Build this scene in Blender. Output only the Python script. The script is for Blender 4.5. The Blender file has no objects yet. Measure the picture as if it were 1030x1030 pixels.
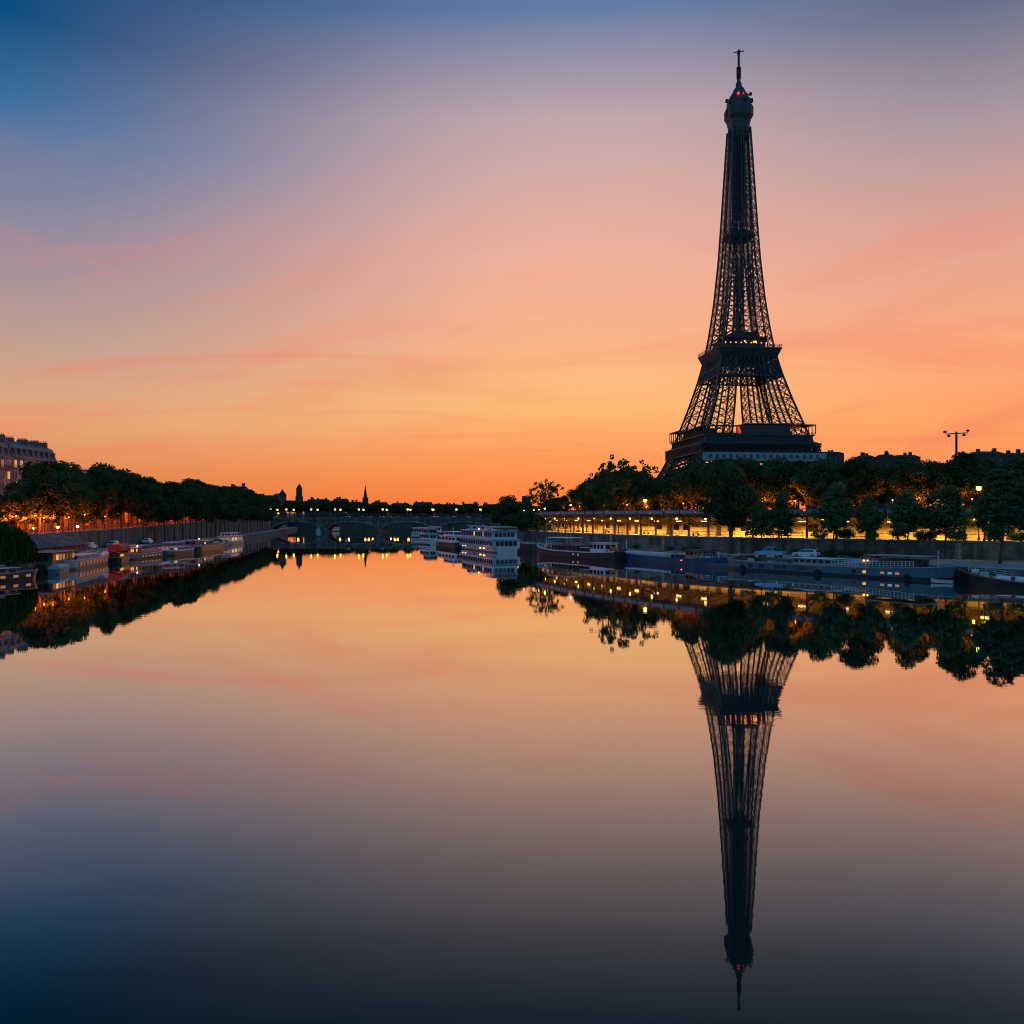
import bpy, math, random
import numpy as np
from mathutils import Vector, Matrix

S = bpy.context.scene
COL = S.collection
RNG = random.Random(7)
R = math.radians

# ------------------------------------------------------------------ camera, sky, exposure
F = 885.0      # focal length in pixels of the 1030 px wide photograph
HY = 521.0     # horizon row
CH = 8.5       # camera height above the water
cd = bpy.data.cameras.new('camera')
cam = bpy.data.objects.new('camera', cd)
COL.objects.link(cam)
cam.location = (0, 0, CH)
cam.rotation_euler = (R(90), 0, 0)
cd.sensor_width = 36
cd.lens = 36 * F / 1030
cd.shift_y = (HY - 515) / 1030
cd.clip_start = 0.5
cd.clip_end = 20000
S.camera = cam

S.view_settings.view_transform = 'Standard'
S.view_settings.look = 'None'
S.view_settings.exposure = 0
S.view_settings.gamma = 1
S.cycles.use_denoising = True
S.cycles.filter_width = 1.0
S.cycles.sample_clamp_indirect = 4
S.cycles.max_bounces = 6
S.cycles.diffuse_bounces = 3
S.cycles.glossy_bounces = 3
S.cycles.transmission_bounces = 3
S.cycles.caustics_reflective = False
S.cycles.caustics_refractive = False


def lin(c):
    return tuple(((v / 255) / 12.92 if v / 255 <= .04045 else ((v / 255 + .055) / 1.055) ** 2.4) for v in c)


class NT:
    """tiny node-tree helper"""
    def __init__(s, nt):
        s.t = nt
        s.n = nt.nodes
        s.l = nt.links

    def new(s, kind, **kw):
        n = s.n.new(kind)
        for k, v in kw.items():
            if isinstance(k, str) and hasattr(n, k):
                setattr(n, k, v)
        return n

    def link(s, a, b):
        s.l.new(a, b)

    def math(s, op, a, b=None, c=None, clamp=False):
        n = s.n.new('ShaderNodeMath')
        n.operation = op
        n.use_clamp = clamp
        for i, v in enumerate((a, b, c)):
            if v is None:
                continue
            if isinstance(v, (int, float)):
                n.inputs[i].default_value = v
            else:
                s.l.new(v, n.inputs[i])
        return n.outputs[0]

    def ramp(s, fac, stops, interp='LINEAR'):
        n = s.n.new('ShaderNodeValToRGB')
        n.color_ramp.interpolation = interp
        el = n.color_ramp.elements
        while len(el) < len(stops):
            el.new(0.5)
        for e, (p, c) in zip(el, stops):
            e.position = p
            e.color = (*c, 1) if len(c) == 3 else c
        if fac is not None:
            s.l.new(fac, n.inputs[0])
        return n.outputs[0]

    def mix(s, fac, a, b, mode='MIX'):
        n = s.n.new('ShaderNodeMix')
        n.data_type = 'RGBA'
        n.blend_type = mode
        for sock, v in ((n.inputs[0], fac), (n.inputs[6], a), (n.inputs[7], b)):
            if isinstance(v, (int, float)):
                sock.default_value = v
            elif isinstance(v, tuple):
                sock.default_value = (*v, 1) if len(v) == 3 else v
            else:
                s.l.new(v, sock)
        return n.outputs[2]

    def smooth(s, v, a, b):
        n = s.n.new('ShaderNodeMapRange')
        n.interpolation_type = 'SMOOTHSTEP'
        s.l.new(v, n.inputs[0])
        n.inputs[1].default_value = a
        n.inputs[2].default_value = b
        return n.outputs[0]


def make_world():
    w = bpy.data.worlds.new('World')
    S.world = w
    w.use_nodes = True
    t = NT(w.node_tree)
    t.n.clear()
    out = t.new('ShaderNodeOutputWorld')
    bg = t.new('ShaderNodeBackground')
    t.link(bg.outputs[0], out.inputs[0])
    tc = t.new('ShaderNodeTexCoord')
    sep = t.new('ShaderNodeSeparateXYZ')
    t.link(tc.outputs['Generated'], sep.inputs[0])
    x, y, z = sep.outputs
    elev = t.math('MULTIPLY', t.math('ARCSINE', z), 57.2958)
    az = t.math('MULTIPLY', t.math('ARCTAN2', x, y), 57.2958)
    # slow waver so the bands of the dawn are not ruled with a straight edge
    nz0 = t.new('ShaderNodeTexNoise')
    nz0.inputs['Scale'].default_value = 2.2
    nz0.inputs['Detail'].default_value = 3
    t.link(tc.outputs['Generated'], nz0.inputs['Vector'])
    wav = t.math('MULTIPLY', t.math('SUBTRACT', nz0.outputs[0], .5), 2.2)
    pos = t.math('DIVIDE', t.math('ADD', elev, t.math('MULTIPLY', wav, t.smooth(elev, 2, 12))), 60.0)
    P = lambda e: e / 60
    left = t.ramp(pos, [(0, lin((222, 118, 62))), (P(2.5), lin((226, 136, 82))), (P(5.7), lin((227, 168, 121))), (P(10.1), lin((193, 159, 146))),
                        (P(15.5), lin((148, 140, 158))), (P(21.6), lin((62, 114, 161))), (P(26.5), lin((0, 77, 128))), (P(36), lin((2, 56, 104))), (1, lin((50, 110, 166)))])
    mid = t.ramp(pos, [(0, lin((255, 112, 50))), (P(1.7), lin((255, 135, 66))), (P(3.9), lin((255, 156, 90))), (P(7), lin((255, 186, 118))), (P(9), lin((254, 186, 128))), (P(11.5), lin((250, 178, 138))),
                       (P(17), lin((236, 178, 159))), (P(24.2), lin((194, 167, 172))), (P(30), lin((98, 124, 166))), (P(40), lin((40, 84, 138))), (1, lin((50, 110, 166)))])
    right = t.ramp(pos, [(0, lin((252, 130, 66))), (P(3), lin((255, 152, 86))), (P(5.8), lin((255, 166, 104))), (P(10.4), lin((252, 170, 127))), (P(15.8), lin((226, 167, 149))),
                         (P(22), lin((171, 152, 161))), (P(27.8), lin((98, 110, 139))), (P(38), lin((48, 80, 124))), (1, lin((50, 110, 166)))])
    back = t.ramp(pos, [(0, lin((86, 142, 174))), (P(12), lin((88, 160, 200))), (P(35), lin((76, 150, 204))), (1, lin((54, 118, 174)))])
    c = t.mix(t.smooth(az, 4, -32), mid, left)
    c = t.mix(t.smooth(az, 6, 30), c, right)
    c = t.mix(t.smooth(az, -32, -95), c, back)
    c = t.mix(t.smooth(az, 32, 100), c, back)
    # thin high cloud, laid out on a flat layer far above so that it draws into streaks near the horizon
    zz = t.math('ADD', t.math('MAXIMUM', z, 0), .06)
    cx = t.math('DIVIDE', x, zz)
    cy = t.math('DIVIDE', y, zz)
    cmb = t.new('ShaderNodeCombineXYZ')
    t.link(cx, cmb.inputs[0])
    t.link(cy, cmb.inputs[1])

    def cloud(rot, sx, sy, lo, hi, off):
        m = t.new('ShaderNodeMapping')
        m.inputs['Rotation'].default_value = (0, 0, R(rot))
        m.inputs['Scale'].default_value = (sx, sy, 1)
        m.inputs['Location'].default_value = off
        t.link(cmb.outputs[0], m.inputs[0])
        nz = t.new('ShaderNodeTexNoise')
        nz.inputs['Scale'].default_value = 1
        nz.inputs['Detail'].default_value = 6
        nz.inputs['Roughness'].default_value = .55
        nz.inputs['Distortion'].default_value = 1.1
        t.link(m.outputs[0], nz.inputs['Vector'])
        return t.smooth(nz.outputs[0], lo, hi)
    k1 = cloud(-28, .45, 1.0, .46, .76, (5.4, 2.6, 0))
    # long faint streaks that rise slowly towards the right
    sv = t.new('ShaderNodeCombineXYZ')
    t.link(t.math('MULTIPLY', az, .055), sv.inputs[0])
    t.link(t.math('MULTIPLY', t.math('SUBTRACT', elev, t.math('MULTIPLY', az, .2)), .30), sv.inputs[1])
    sn = t.new('ShaderNodeTexNoise')
    sn.inputs['Scale'].default_value = 1
    sn.inputs['Detail'].default_value = 4
    sn.inputs['Roughness'].default_value = .5
    sn.inputs['Distortion'].default_value = .6
    t.link(sv.outputs[0], sn.inputs['Vector'])
    k2 = t.smooth(sn.outputs[0], .5, .76)
    low = t.math('MULTIPLY', t.smooth(elev, 1, 5), t.smooth(elev, 24, 10))
    c = t.mix(t.math('MULTIPLY', t.math('MULTIPLY', k1, low), .30), c, lin((236, 116, 100)))
    c = t.mix(t.math('MULTIPLY', t.math('MULTIPLY', k2, low), .40), c, lin((244, 124, 98)))
    hi = t.math('MULTIPLY', t.math('MULTIPLY', t.smooth(elev, 12, 20), t.smooth(elev, 25, 20)), .07)
    c = t.mix(t.math('MULTIPLY', k1, hi), c, lin((214, 172, 180)))
    t.link(c, bg.inputs[0])
    bg.inputs[1].default_value = 1.0


make_world()
# before sunrise: no direct sun, the glowing sky is the only daylight

# ------------------------------------------------------------------ helpers


def at(px, D):
    return (px - 515) * D / F


def zof(py, D):
    return CH + (HY - py) * D / F


def pxof(X, D):
    return 515 + X * F / D


def wl(px, py):
    D = CH * F / (py - HY)
    return (at(px, D), D)


def interp(tab, x):
    if x <= tab[0][0]:
        return tab[0][1]
    for (a, b), (c, d) in zip(tab, tab[1:]):
        if x <= c:
            return b + (d - b) * (x - a) / (c - a)
    return tab[-1][1]


class MB:
    def __init__(s):
        s.v = []
        s.f = []
        s.uv = []
        s.m = []
        s.mi = 0

    def face(s, pts, uv=None):
        i = len(s.v)
        s.v += [tuple(p) for p in pts]
        s.f.append(tuple(range(i, i + len(pts))))
        s.uv.append(uv or [(p[0], p[2] if len(p) > 2 else 0) for p in pts])
        s.m.append(s.mi)

    def mesh(s, vs, fs):
        i = len(s.v)
        s.v += [tuple(p) for p in vs]
        for f in fs:
            s.f.append(tuple(i + k for k in f))
            s.uv.append([(vs[k][0] + vs[k][1], vs[k][2]) for k in f])
            s.m.append(s.mi)

    def box(s, x0, x1, y0, y1, z0, z1, M=None):
        vs = [(x, y, z) for z in (z0, z1) for y in (y0, y1) for x in (x0, x1)]
        if M is not None:
            vs = [tuple(M @ Vector(p)) for p in vs]
        s.mesh(vs, [(0, 2, 3, 1), (4, 5, 7, 6), (0, 1, 5, 4), (2, 6, 7, 3), (0, 4, 6, 2), (1, 3, 7, 5)])

    def cham(s, x0, x1, y0, y1, z0, z1, c=.06, M=None):
        """box with bevelled vertical and top edges"""
        def ring(ix, z):
            a0, a1, b0, b1 = x0 + ix, x1 - ix, y0 + ix, y1 - ix
            k = c
            return [(a0 + k, b0, z), (a1 - k, b0, z), (a1, b0 + k, z), (a1, b1 - k, z), (a1 - k, b1, z), (a0 + k, b1, z), (a0, b1 - k, z), (a0, b0 + k, z)]
        s.loft([ring(0, z0), ring(0, z1 - c), ring(c, z1)], M=M)

    def loft(s, rings, cap0=True, cap1=True, M=None, closed=True):
        n = len(rings[0])
        vs = [p for r in rings for p in r]
        if M is not None:
            vs = [tuple(M @ Vector(p)) for p in vs]
        fs = []
        for a in range(len(rings) - 1):
            for k in range(n if closed else n - 1):
                k2 = (k + 1) % n
                fs.append((a * n + k, a * n + k2, (a + 1) * n + k2, (a + 1) * n + k))
        if cap0:
            fs.append(tuple(reversed(range(n))))
        if cap1:
            fs.append(tuple(range((len(rings) - 1) * n, len(rings) * n)))
        s.mesh(vs, fs)

    def bar(s, p0, p1, w, h=None, caps=False):
        h = h or w
        a, b = Vector(p0), Vector(p1)
        d = b - a
        if d.length < 1e-6:
            return
        d.normalize()
        up = Vector((0, 0, 1)) if abs(d.z) < .9 else Vector((1, 0, 0))
        u = d.cross(up).normalized() * (w / 2)
        v = u.cross(d).normalized() * (h / 2)
        vs = [a - u - v, a + u - v, a + u + v, a - u + v, b - u - v, b + u - v, b + u + v, b - u + v]
        fs = [(0, 1, 5, 4), (1, 2, 6, 5), (2, 3, 7, 6), (3, 0, 4, 7)]
        if caps:
            fs += [(3, 2, 1, 0), (4, 5, 6, 7)]
        s.mesh([tuple(p) for p in vs], fs)

    def tube(s, pts, rads, n=8, cap=True):
        rings = []
        P = [Vector(p) for p in pts]
        if isinstance(rads, (int, float)):
            rads = [rads] * len(P)
        for i, p in enumerate(P):
            d = (P[min(i + 1, len(P) - 1)] - P[max(i - 1, 0)]).normalized()
            up = Vector((0, 0, 1)) if abs(d.z) < .9 else Vector((1, 0, 0))
            u = d.cross(up).normalized()
            v = u.cross(d)
            rings.append([tuple(p + (u * math.cos(2 * math.pi * k / n) + v * math.sin(2 * math.pi * k / n)) * rads[i]) for k in range(n)])
        s.loft(rings, cap, cap)

    def lathe(s, prof, n=12, c=(0, 0, 0)):
        s.loft([[(c[0] + r * math.cos(2 * math.pi * k / n), c[1] + r * math.sin(2 * math.pi * k / n), c[2] + z) for k in range(n)] for r, z in prof])

    def ball(s, c, r, n=10, sz=1):
        s.lathe([(max(.001, r * math.sin(math.pi * i / 6)), -r * sz * math.cos(math.pi * i / 6)) for i in range(7)], n, c)

    def torus(s, c, Rr, r, axis='y', n=16, m=6):
        rings = []
        for i in range(n):
            a = 2 * math.pi * i / n
            ring = []
            for j in range(m):
                b = 2 * math.pi * j / m
                q = (Rr + r * math.cos(b))
                p = {'y': (q * math.cos(a), r * math.sin(b), q * math.sin(a)), 'x': (r * math.sin(b), q * math.cos(a), q * math.sin(a)),
                     'z': (q * math.cos(a), q * math.sin(a), r * math.sin(b))}[axis]
                ring.append((c[0] + p[0], c[1] + p[1], c[2] + p[2]))
            rings.append(ring)
        s.loft(rings + [rings[0]], False, False)

    def build(s, name, mats, parent=None, smooth=False, loc=None):
        me = bpy.data.meshes.new(name)
        me.from_pydata(s.v, [], s.f)
        ul = me.uv_layers.new(name='UVMap')
        flat = [c for f in s.uv for p in f for c in p]
        ul.data.foreach_set('uv', flat)
        if not isinstance(mats, (list, tuple)):
            mats = [mats]
        for m in mats:
            me.materials.append(m)
        if len(mats) > 1:
            me.polygons.foreach_set('material_index', s.m)
        if smooth:
            me.polygons.foreach_set('use_smooth', [True] * len(me.polygons))
        me.update()
        o = bpy.data.objects.new(name, me)
        COL.objects.link(o)
        if parent is not None:
            o.parent = parent
        if loc is not None:
            o.location = loc
        return o


KIDS = {}


def tag(o, label=None, cat=None, group=None, kind=None):
    if label:
        o['label'] = label
    if cat:
        o['category'] = cat
    if group:
        o['group'] = group
    if kind:
        o['kind'] = kind
    return o


def empty(name, loc, rz=0, label=None, cat=None, group=None):
    o = bpy.data.objects.new(name, None)
    o.empty_display_size = .5
    COL.objects.link(o)
    o.location = loc
    o.rotation_euler = (0, 0, rz)
    return tag(o, label, cat, group)


def child_map():
    m = {}
    for o in COL.objects:
        if o.parent:
            m.setdefault(o.parent, []).append(o)
    return m


def copy_tree(o, m, parent=None):
    c = o.copy()
    COL.objects.link(c)
    if parent is not None:
        c.parent = parent
    for ch in m.get(o, ()):
        copy_tree(ch, m, c)
    return c


ORD = ['first', 'second', 'third', 'fourth', 'fifth', 'sixth', 'seventh', 'eighth', 'ninth', 'tenth', 'eleventh', 'twelfth', 'thirteenth', 'fourteenth',
       'fifteenth', 'sixteenth', 'seventeenth', 'eighteenth', 'nineteenth']
for _t, _u in (('twent', 'twenty'), ('thirt', 'thirty'), ('fort', 'forty'), ('fift', 'fifty')):
    ORD += [_t + 'ieth'] + [_u + '-' + q for q in ORD[:9]]


# ------------------------------------------------------------------ materials


def mat(name, col, rough=.6, var=.25, scale=1.0, metal=0.0, spec=.5, bump=0.0, stretch=(1, 1, 1)):
    m = bpy.data.materials.new(name)
    m.use_nodes = True
    t = NT(m.node_tree)
    b = t.n['Principled BSDF']
    b.inputs['Roughness'].default_value = rough
    b.inputs['Metallic'].default_value = metal
    b.inputs['Specular IOR Level'].default_value = spec
    tc = t.new('ShaderNodeTexCoord')
    mp = t.new('ShaderNodeMapping')
    mp.inputs['Scale'].default_value = stretch
    t.link(tc.outputs['Object'], mp.inputs[0])
    nz = t.new('ShaderNodeTexNoise')
    nz.inputs['Scale'].default_value = scale
    nz.inputs['Detail'].default_value = 5
    nz.inputs['Roughness'].default_value = .65
    t.link(mp.outputs[0], nz.inputs['Vector'])
    lo = tuple(c * (1 - var) for c in col)
    hi = tuple(min(1, c * (1 + var)) for c in col)
    t.link(t.ramp(nz.outputs[0], [(.3, lo), (.7, hi)]), b.inputs['Base Color'])
    if bump:
        bp = t.new('ShaderNodeBump')
        bp.inputs['Strength'].default_value = .6
        bp.inputs['Distance'].default_value = bump
        t.link(nz.outputs[0], bp.inputs['Height'])
        t.link(bp.outputs[0], b.inputs['Normal'])
    return m


def emit(name, col, strength, sample=True):
    m = bpy.data.materials.new(name)
    m.use_nodes = True
    t = NT(m.node_tree)
    b = t.n['Principled BSDF']
    b.inputs['Base Color'].default_value = (*[c * .3 for c in col], 1)
    b.inputs['Emission Color'].default_value = (*col, 1)
    b.inputs['Emission Strength'].default_value = strength
    if not sample:
        m.cycles.emission_sampling = 'NONE'
    return m


def leafmat(name, c1, c2, trans=.3):
    m = bpy.data.materials.new(name)
    m.use_nodes = True
    t = NT(m.node_tree)
    t.n.clear()
    out = t.new('ShaderNodeOutputMaterial')
    tc = t.new('ShaderNodeTexCoord')
    oi = t.new('ShaderNodeObjectInfo')
    nz = t.new('ShaderNodeTexNoise')
    nz.inputs['Scale'].default_value = .45
    nz.inputs['Detail'].default_value = 4
    t.link(tc.outputs['Object'], nz.inputs['Vector'])
    f = t.math('ADD', t.math('MULTIPLY', nz.outputs[0], 1.2), t.math('MULTIPLY', t.math('SUBTRACT', oi.outputs['Random'], .5), .7))
    col = t.ramp(f, [(.25, c1), (.9, c2)])
    d = t.new('ShaderNodeBsdfDiffuse')
    tr = t.new('ShaderNodeBsdfTranslucent')
    t.link(col, d.inputs[0])
    t.link(col, tr.inputs[0])
    mx = t.new('ShaderNodeMixShader')
    mx.inputs[0].default_value = trans
    t.link(d.outputs[0], mx.inputs[1])
    t.link(tr.outputs[0], mx.inputs[2])
    t.link(mx.outputs[0], out.inputs[0])
    return m


def stonemat(name, c1, c2, mortar, bw=1.2, bh=.5):
    m = bpy.data.materials.new(name)
    m.use_nodes = True
    t = NT(m.node_tree)
    b = t.n['Principled BSDF']
    b.inputs['Roughness'].default_value = .85
    tc = t.new('ShaderNodeTexCoord')
    br = t.new('ShaderNodeTexBrick')
    br.inputs['Scale'].default_value = 1
    br.inputs['Brick Width'].default_value = bw
    br.inputs['Row Height'].default_value = bh
    br.inputs['Mortar Size'].default_value = .02
    br.inputs['Color1'].default_value = (*c1, 1)
    br.inputs['Color2'].default_value = (*c2, 1)
    br.inputs['Mortar'].default_value = (*mortar, 1)
    t.link(tc.outputs['UV'], br.inputs['Vector'])
    nz = t.new('ShaderNodeTexNoise')
    nz.inputs['Scale'].default_value = .35
    nz.inputs['Detail'].default_value = 8
    nz.inputs['Roughness'].default_value = .7
    t.link(tc.outputs['Object'], nz.inputs['Vector'])
    st = t.ramp(nz.outputs[0], [(.3, (.35, .35, .33)), (.62, (1.05, 1.03, 1.0))])
    mp = t.new('ShaderNodeMapping')
    mp.inputs['Scale'].default_value = (1.1, 1.1, .16)
    t.link(tc.outputs['Object'], mp.inputs[0])
    n2 = t.new('ShaderNodeTexNoise')
    n2.inputs['Scale'].default_value = .8
    n2.inputs['Detail'].default_value = 6
    t.link(mp.outputs[0], n2.inputs['Vector'])
    st2 = t.ramp(n2.outputs[0], [(.36, (.45, .44, .42)), (.58, (1.12, 1.1, 1.06))])
    t.link(t.mix(1.0, t.mix(1.0, br.outputs[0], st, 'MULTIPLY'), st2, 'MULTIPLY'), b.inputs['Base Color'])
    bp = t.new('ShaderNodeBump')
    bp.inputs['Strength'].default_value = .5
    bp.inputs['Distance'].default_value = .04
    t.link(br.outputs['Fac'], bp.inputs['Height'])
    bp.invert = True
    t.link(bp.outputs[0], b.inputs['Normal'])
    return m


M = dict(
    iron=mat('iron', (.022, .019, .019), .6, .25, .2),
    iron_panel=mat('iron_panel', (.032, .029, .03), .55, .3, .4),
    pale_sheet=mat('pale_sheet', (.26, .27, .285), .7, .15, .3),
    stone=stonemat('stone', (.21, .20, .185), (.15, .145, .135), (.08, .078, .075)),
    stone_pale=stonemat('stone_pale', (.36, .34, .30), (.31, .29, .26), (.2, .19, .17), 1.6, .6),
    silhouette_stone=stonemat('silhouette_stone', (.085, .075, .066), (.07, .064, .058), (.05, .046, .042), 2.0, .45),  # stone darkened: the far skyline's backlit shade is put into its colour
    facade=stonemat('facade', (.40, .36, .31), (.36, .33, .28), (.28, .26, .22), 2.0, .45),
    coping=mat('coping', (.14, .135, .13), .8, .3, .6),
    paving=mat('paving', (.25, .245, .235), .85, .35, .25, bump=.03),
    asphalt=mat('asphalt', (.055, .054, .052), .8, .25, .4),
    earth=mat('earth', (.075, .07, .05), .9, .35, .15),
    city_roof=mat('city_roof', (.028, .028, .03), .8, .3, .5, spec=.2),
    zinc=mat('zinc', (.085, .095, .11), .5, .25, .5),
    slate=mat('slate', (.055, .06, .07), .55, .3, .7),
    brick=mat('brick', (.22, .10, .07), .85, .25, 1.2),
    white=mat('white', (.68, .71, .74), .4, .14, 1.2, stretch=(.8, 1, .35)),
    boat_white=mat('boat_white', (.36, .50, .58), .4, .16, 1.2, stretch=(.8, 1, .35)),
    worn_white=mat('worn_white', (.42, .40, .38), .5, .25, 1.2, stretch=(.8, 1, .35)),
    offwhite=mat('offwhite', (.55, .54, .52), .5, .15, .6),
    grey=mat('grey', (.28, .29, .30), .5, .15, .6),
    darkgrey=mat('darkgrey', (.07, .072, .078), .5, .2, .6),
    black=mat('black', (.015, .016, .018), .4, .3, .8),
    navy=mat('navy', (.02, .07, .16), .45, .45, 1.3, stretch=(.8, 1, .35)),
    steel_blue=mat('steel_blue', (.085, .155, .19), .5, .38, 1.2, stretch=(.8, 1, .35)),
    maroon=mat('maroon', (.07, .022, .028), .45, .4, 1.2, stretch=(.8, 1, .35)),
    red=mat('red', (.45, .03, .025), .45, .15, .8),
    tent_red=mat('tent_red', (.55, .035, .02), .7, .12, .8),
    orange=mat('orange', (.55, .16, .04), .5, .15, .8),
    pink=mat('pink', (.42, .17, .14), .6, .15, .8),
    wood=mat('wood', (.22, .115, .06), .5, .35, 1.2, stretch=(.3, 3, 3)),
    wood_dark=mat('wood_dark', (.09, .05, .03), .5, .35, 1.2, stretch=(.3, 3, 3)),
    tan=mat('tan', (.34, .24, .17), .6, .2, .7),
    deck=mat('deck', (.15, .135, .12), .7, .25, .8),
    tarp=mat('tarp', (.40, .42, .45), .7, .12, .7),
    glass=mat('glass', (.02, .024, .03), .08, .2, .5, spec=.7),
    rubber=mat('rubber', (.012, .012, .012), .8, .2, 2),
    chrome=mat('chrome', (.5, .5, .52), .2, .1, 1, metal=1),
    car_silver=mat('car_silver', (.5, .52, .55), .3, .06, 1, metal=.3),
    car_blue=mat('car_blue', (.20, .33, .50), .3, .08, 1, metal=.2),
    car_dark=mat('car_dark', (.03, .032, .04), .25, .1, 1),
    bark=mat('bark', (.07, .055, .042), .9, .4, 1.5, bump=.03, stretch=(2, 2, .4)),
    bronze=mat('bronze', (.05, .05, .045), .5, .3, 1),
    yellow_wall=mat('yellow_wall', (.70, .50, .22), .7, .22, .6),
    cream=mat('cream', (.6, .55, .42), .6, .15, .8),
    rafter=mat('rafter', (.10, .065, .045), .6, .3, 1),
    panel_blue=mat('panel_blue', (.20, .26, .33), .35, .18, .5),
    poster=mat('poster', (.35, .08, .06), .6, .5, 1.5),
    leaf=leafmat('leaf', (.028, .06, .024), (.065, .115, .042)),
    leaf_cool=leafmat('leaf_cool', (.034, .088, .04), (.08, .16, .065)),
    leaf_willow=leafmat('leaf_willow', (.02, .045, .014), (.045, .085, .022)),
    l_yellow=emit('lamp_yellow', (1, .56, .08), 6.5, False),
    l_warm=emit('lamp_warm', (1, .62, .2), 5, False),
    l_orange=emit('lamp_orange', (1, .32, .04), 5, False),
    l_green=emit('lamp_green', (.75, 1, .12), 5.5, False),
    l_white=emit('lamp_white', (1, .82, .6), 4.5, False),
    l_red=emit('lamp_red', (1, .02, .012), 2.2, False),
    tail=emit('tail_light', (1, .14, .05), 8, False),
    win_warm=emit('window_warm', (1, .5, .15), .75, False),
    win_dim=emit('window_dim', (1, .42, .2), .28, False),
    win_blue=emit('window_blue', (.35, .65, 1), .35, False),
    win_pink=emit('window_pink', (1, .25, .35), .7, False),
)


def point(parent, loc, energy, col, r=.25):
    d = bpy.data.lights.new('lamp_light', 'POINT')
    d.energy = energy
    d.color = col
    d.shadow_soft_size = r
    o = bpy.data.objects.new('lamp_light', d)
    COL.objects.link(o)
    o.location = loc
    o.visible_glossy = False   # its glowing lantern is what the water mirrors
    if parent is not None:
        o.parent = parent
    return o


def spot(parent, loc, energy, col, r=.25, angle=158):
    """a hooded street lamp: its light goes down and outwards"""
    d = bpy.data.lights.new('lamp_light', 'SPOT')
    d.energy = energy
    d.color = col
    d.shadow_soft_size = r
    d.spot_size = R(angle)
    d.spot_blend = .35
    o = bpy.data.objects.new('lamp_light', d)
    COL.objects.link(o)
    o.location = loc
    o.visible_glossy = False   # its glowing lantern is what the water mirrors
    if parent is not None:
        o.parent = parent
    return o


# ------------------------------------------------------------------ the setting: water, ground, quays
def water():
    m = bpy.data.materials.new('river_water')
    m.use_nodes = True
    t = NT(m.node_tree)
    t.n.clear()
    out = t.new('ShaderNodeOutputMaterial')
    d = t.new('ShaderNodeBsdfDiffuse')
    d.inputs[0].default_value = (.004, .018, .016, 1)
    g = t.new('ShaderNodeBsdfGlossy')
    g.inputs['Color'].default_value = (1, .985, .98, 1)
    g.inputs['Roughness'].default_value = .012
    tc = t.new('ShaderNodeTexCoord')

    def noise(scale, sx, sy, detail):
        mp = t.new('ShaderNodeMapping')
        mp.inputs['Scale'].default_value = (sx, sy, 1)
        t.link(tc.outputs['Object'], mp.inputs[0])
        n = t.new('ShaderNodeTexNoise')
        n.inputs['Scale'].default_value = scale
        n.inputs['Detail'].default_value = detail
        t.link(mp.outputs[0], n.inputs['Vector'])
        return n.outputs[0]
    h = t.math('ADD', t.math('MULTIPLY', noise(.35, .6, 1.3, 3), .9), t.math('MULTIPLY', noise(2.2, .5, 1.3, 2), .26))
    h = t.math('ADD', h, t.math('MULTIPLY', noise(9, .35, 1.6, 2), .05))
    h = t.math('ADD', h, t.math('MULTIPLY', noise(1.5, .1, 1.0, 2), .3))
    patch = t.smooth(noise(.03, .5, 1.2, 3), .36, .66)
    h = t.math('MULTIPLY', h, t.math('ADD', t.math('MULTIPLY', patch, 1.1), .45))
    bp = t.new('ShaderNodeBump')
    bp.inputs['Strength'].default_value = 1
    bp.inputs['Distance'].default_value = .0023
    t.link(h, bp.inputs['Height'])
    t.link(bp.outputs[0], g.inputs['Normal'])
    lw = t.new('ShaderNodeLayerWeight')
    lw.inputs[0].default_value = .5
    fac = t.ramp(lw.outputs['Facing'], [(0, (.03,) * 3), (.40, (.05,) * 3), (.51, (.062,) * 3), (.573, (.122,) * 3), (.642, (.262,) * 3), (.719, (.468,) * 3),
                                        (.802, (.68,) * 3), (.866, (.80,) * 3), (.934, (.95,) * 3), (1, (1,) * 3)])
    t.link(t.ramp(lw.outputs['Facing'], [(0, (.95, .98, .86)), (.51, (.92, .99, .93)), (.60, (.84, .99, 1)), (.70, (.845, .985, 1)), (.80, (.96, .99, .985)), (.9, (1, .985, .965)), (1, (1, .99, .98))]), g.inputs['Color'])
    mx = t.new('ShaderNodeMixShader')
    t.link(fac, mx.inputs[0])
    t.link(d.outputs[0], mx.inputs[1])
    t.link(g.outputs[0], mx.inputs[2])
    t.link(mx.outputs[0], out.inputs[0])
    b = MB()
    b.face([(-3000, -300, 0), (3000, -300, 0), (3000, 700, 0), (-3000, 700, 0)])
    tag(b.build('river_water', m), 'calm river reflecting the orange and blue dawn sky', 'river', kind='structure')


water()


def crom(pts, step=4.0):
    P = [Vector(p) for p in pts]
    out = []
    for i in range(len(P) - 1):
        p0, p1, p2, p3 = P[max(i - 1, 0)], P[i], P[i + 1], P[min(i + 2, len(P) - 1)]
        n = max(1, int((p2 - p1).length / step))
        for k in range(n):
            u = k / n
            out.append(.5 * ((2 * p1) + (p2 - p0) * u + (2 * p0 - 5 * p1 + 4 * p2 - p3) * u * u + (3 * p1 - p0 - 3 * p2 + p3) * u ** 3))
    out.append(P[-1])
    return [tuple(q) for q in out]


def normals(line, side):
    N = []
    for i in range(len(line)):
        a, b = line[max(i - 1, 0)], line[min(i + 1, len(line) - 1)]
        dx, dy = b[0] - a[0], b[1] - a[1]
        l = math.hypot(dx, dy) or 1
        N.append((dy / l, -dx / l) if side > 0 else (-dy / l, dx / l))
    return N


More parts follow.
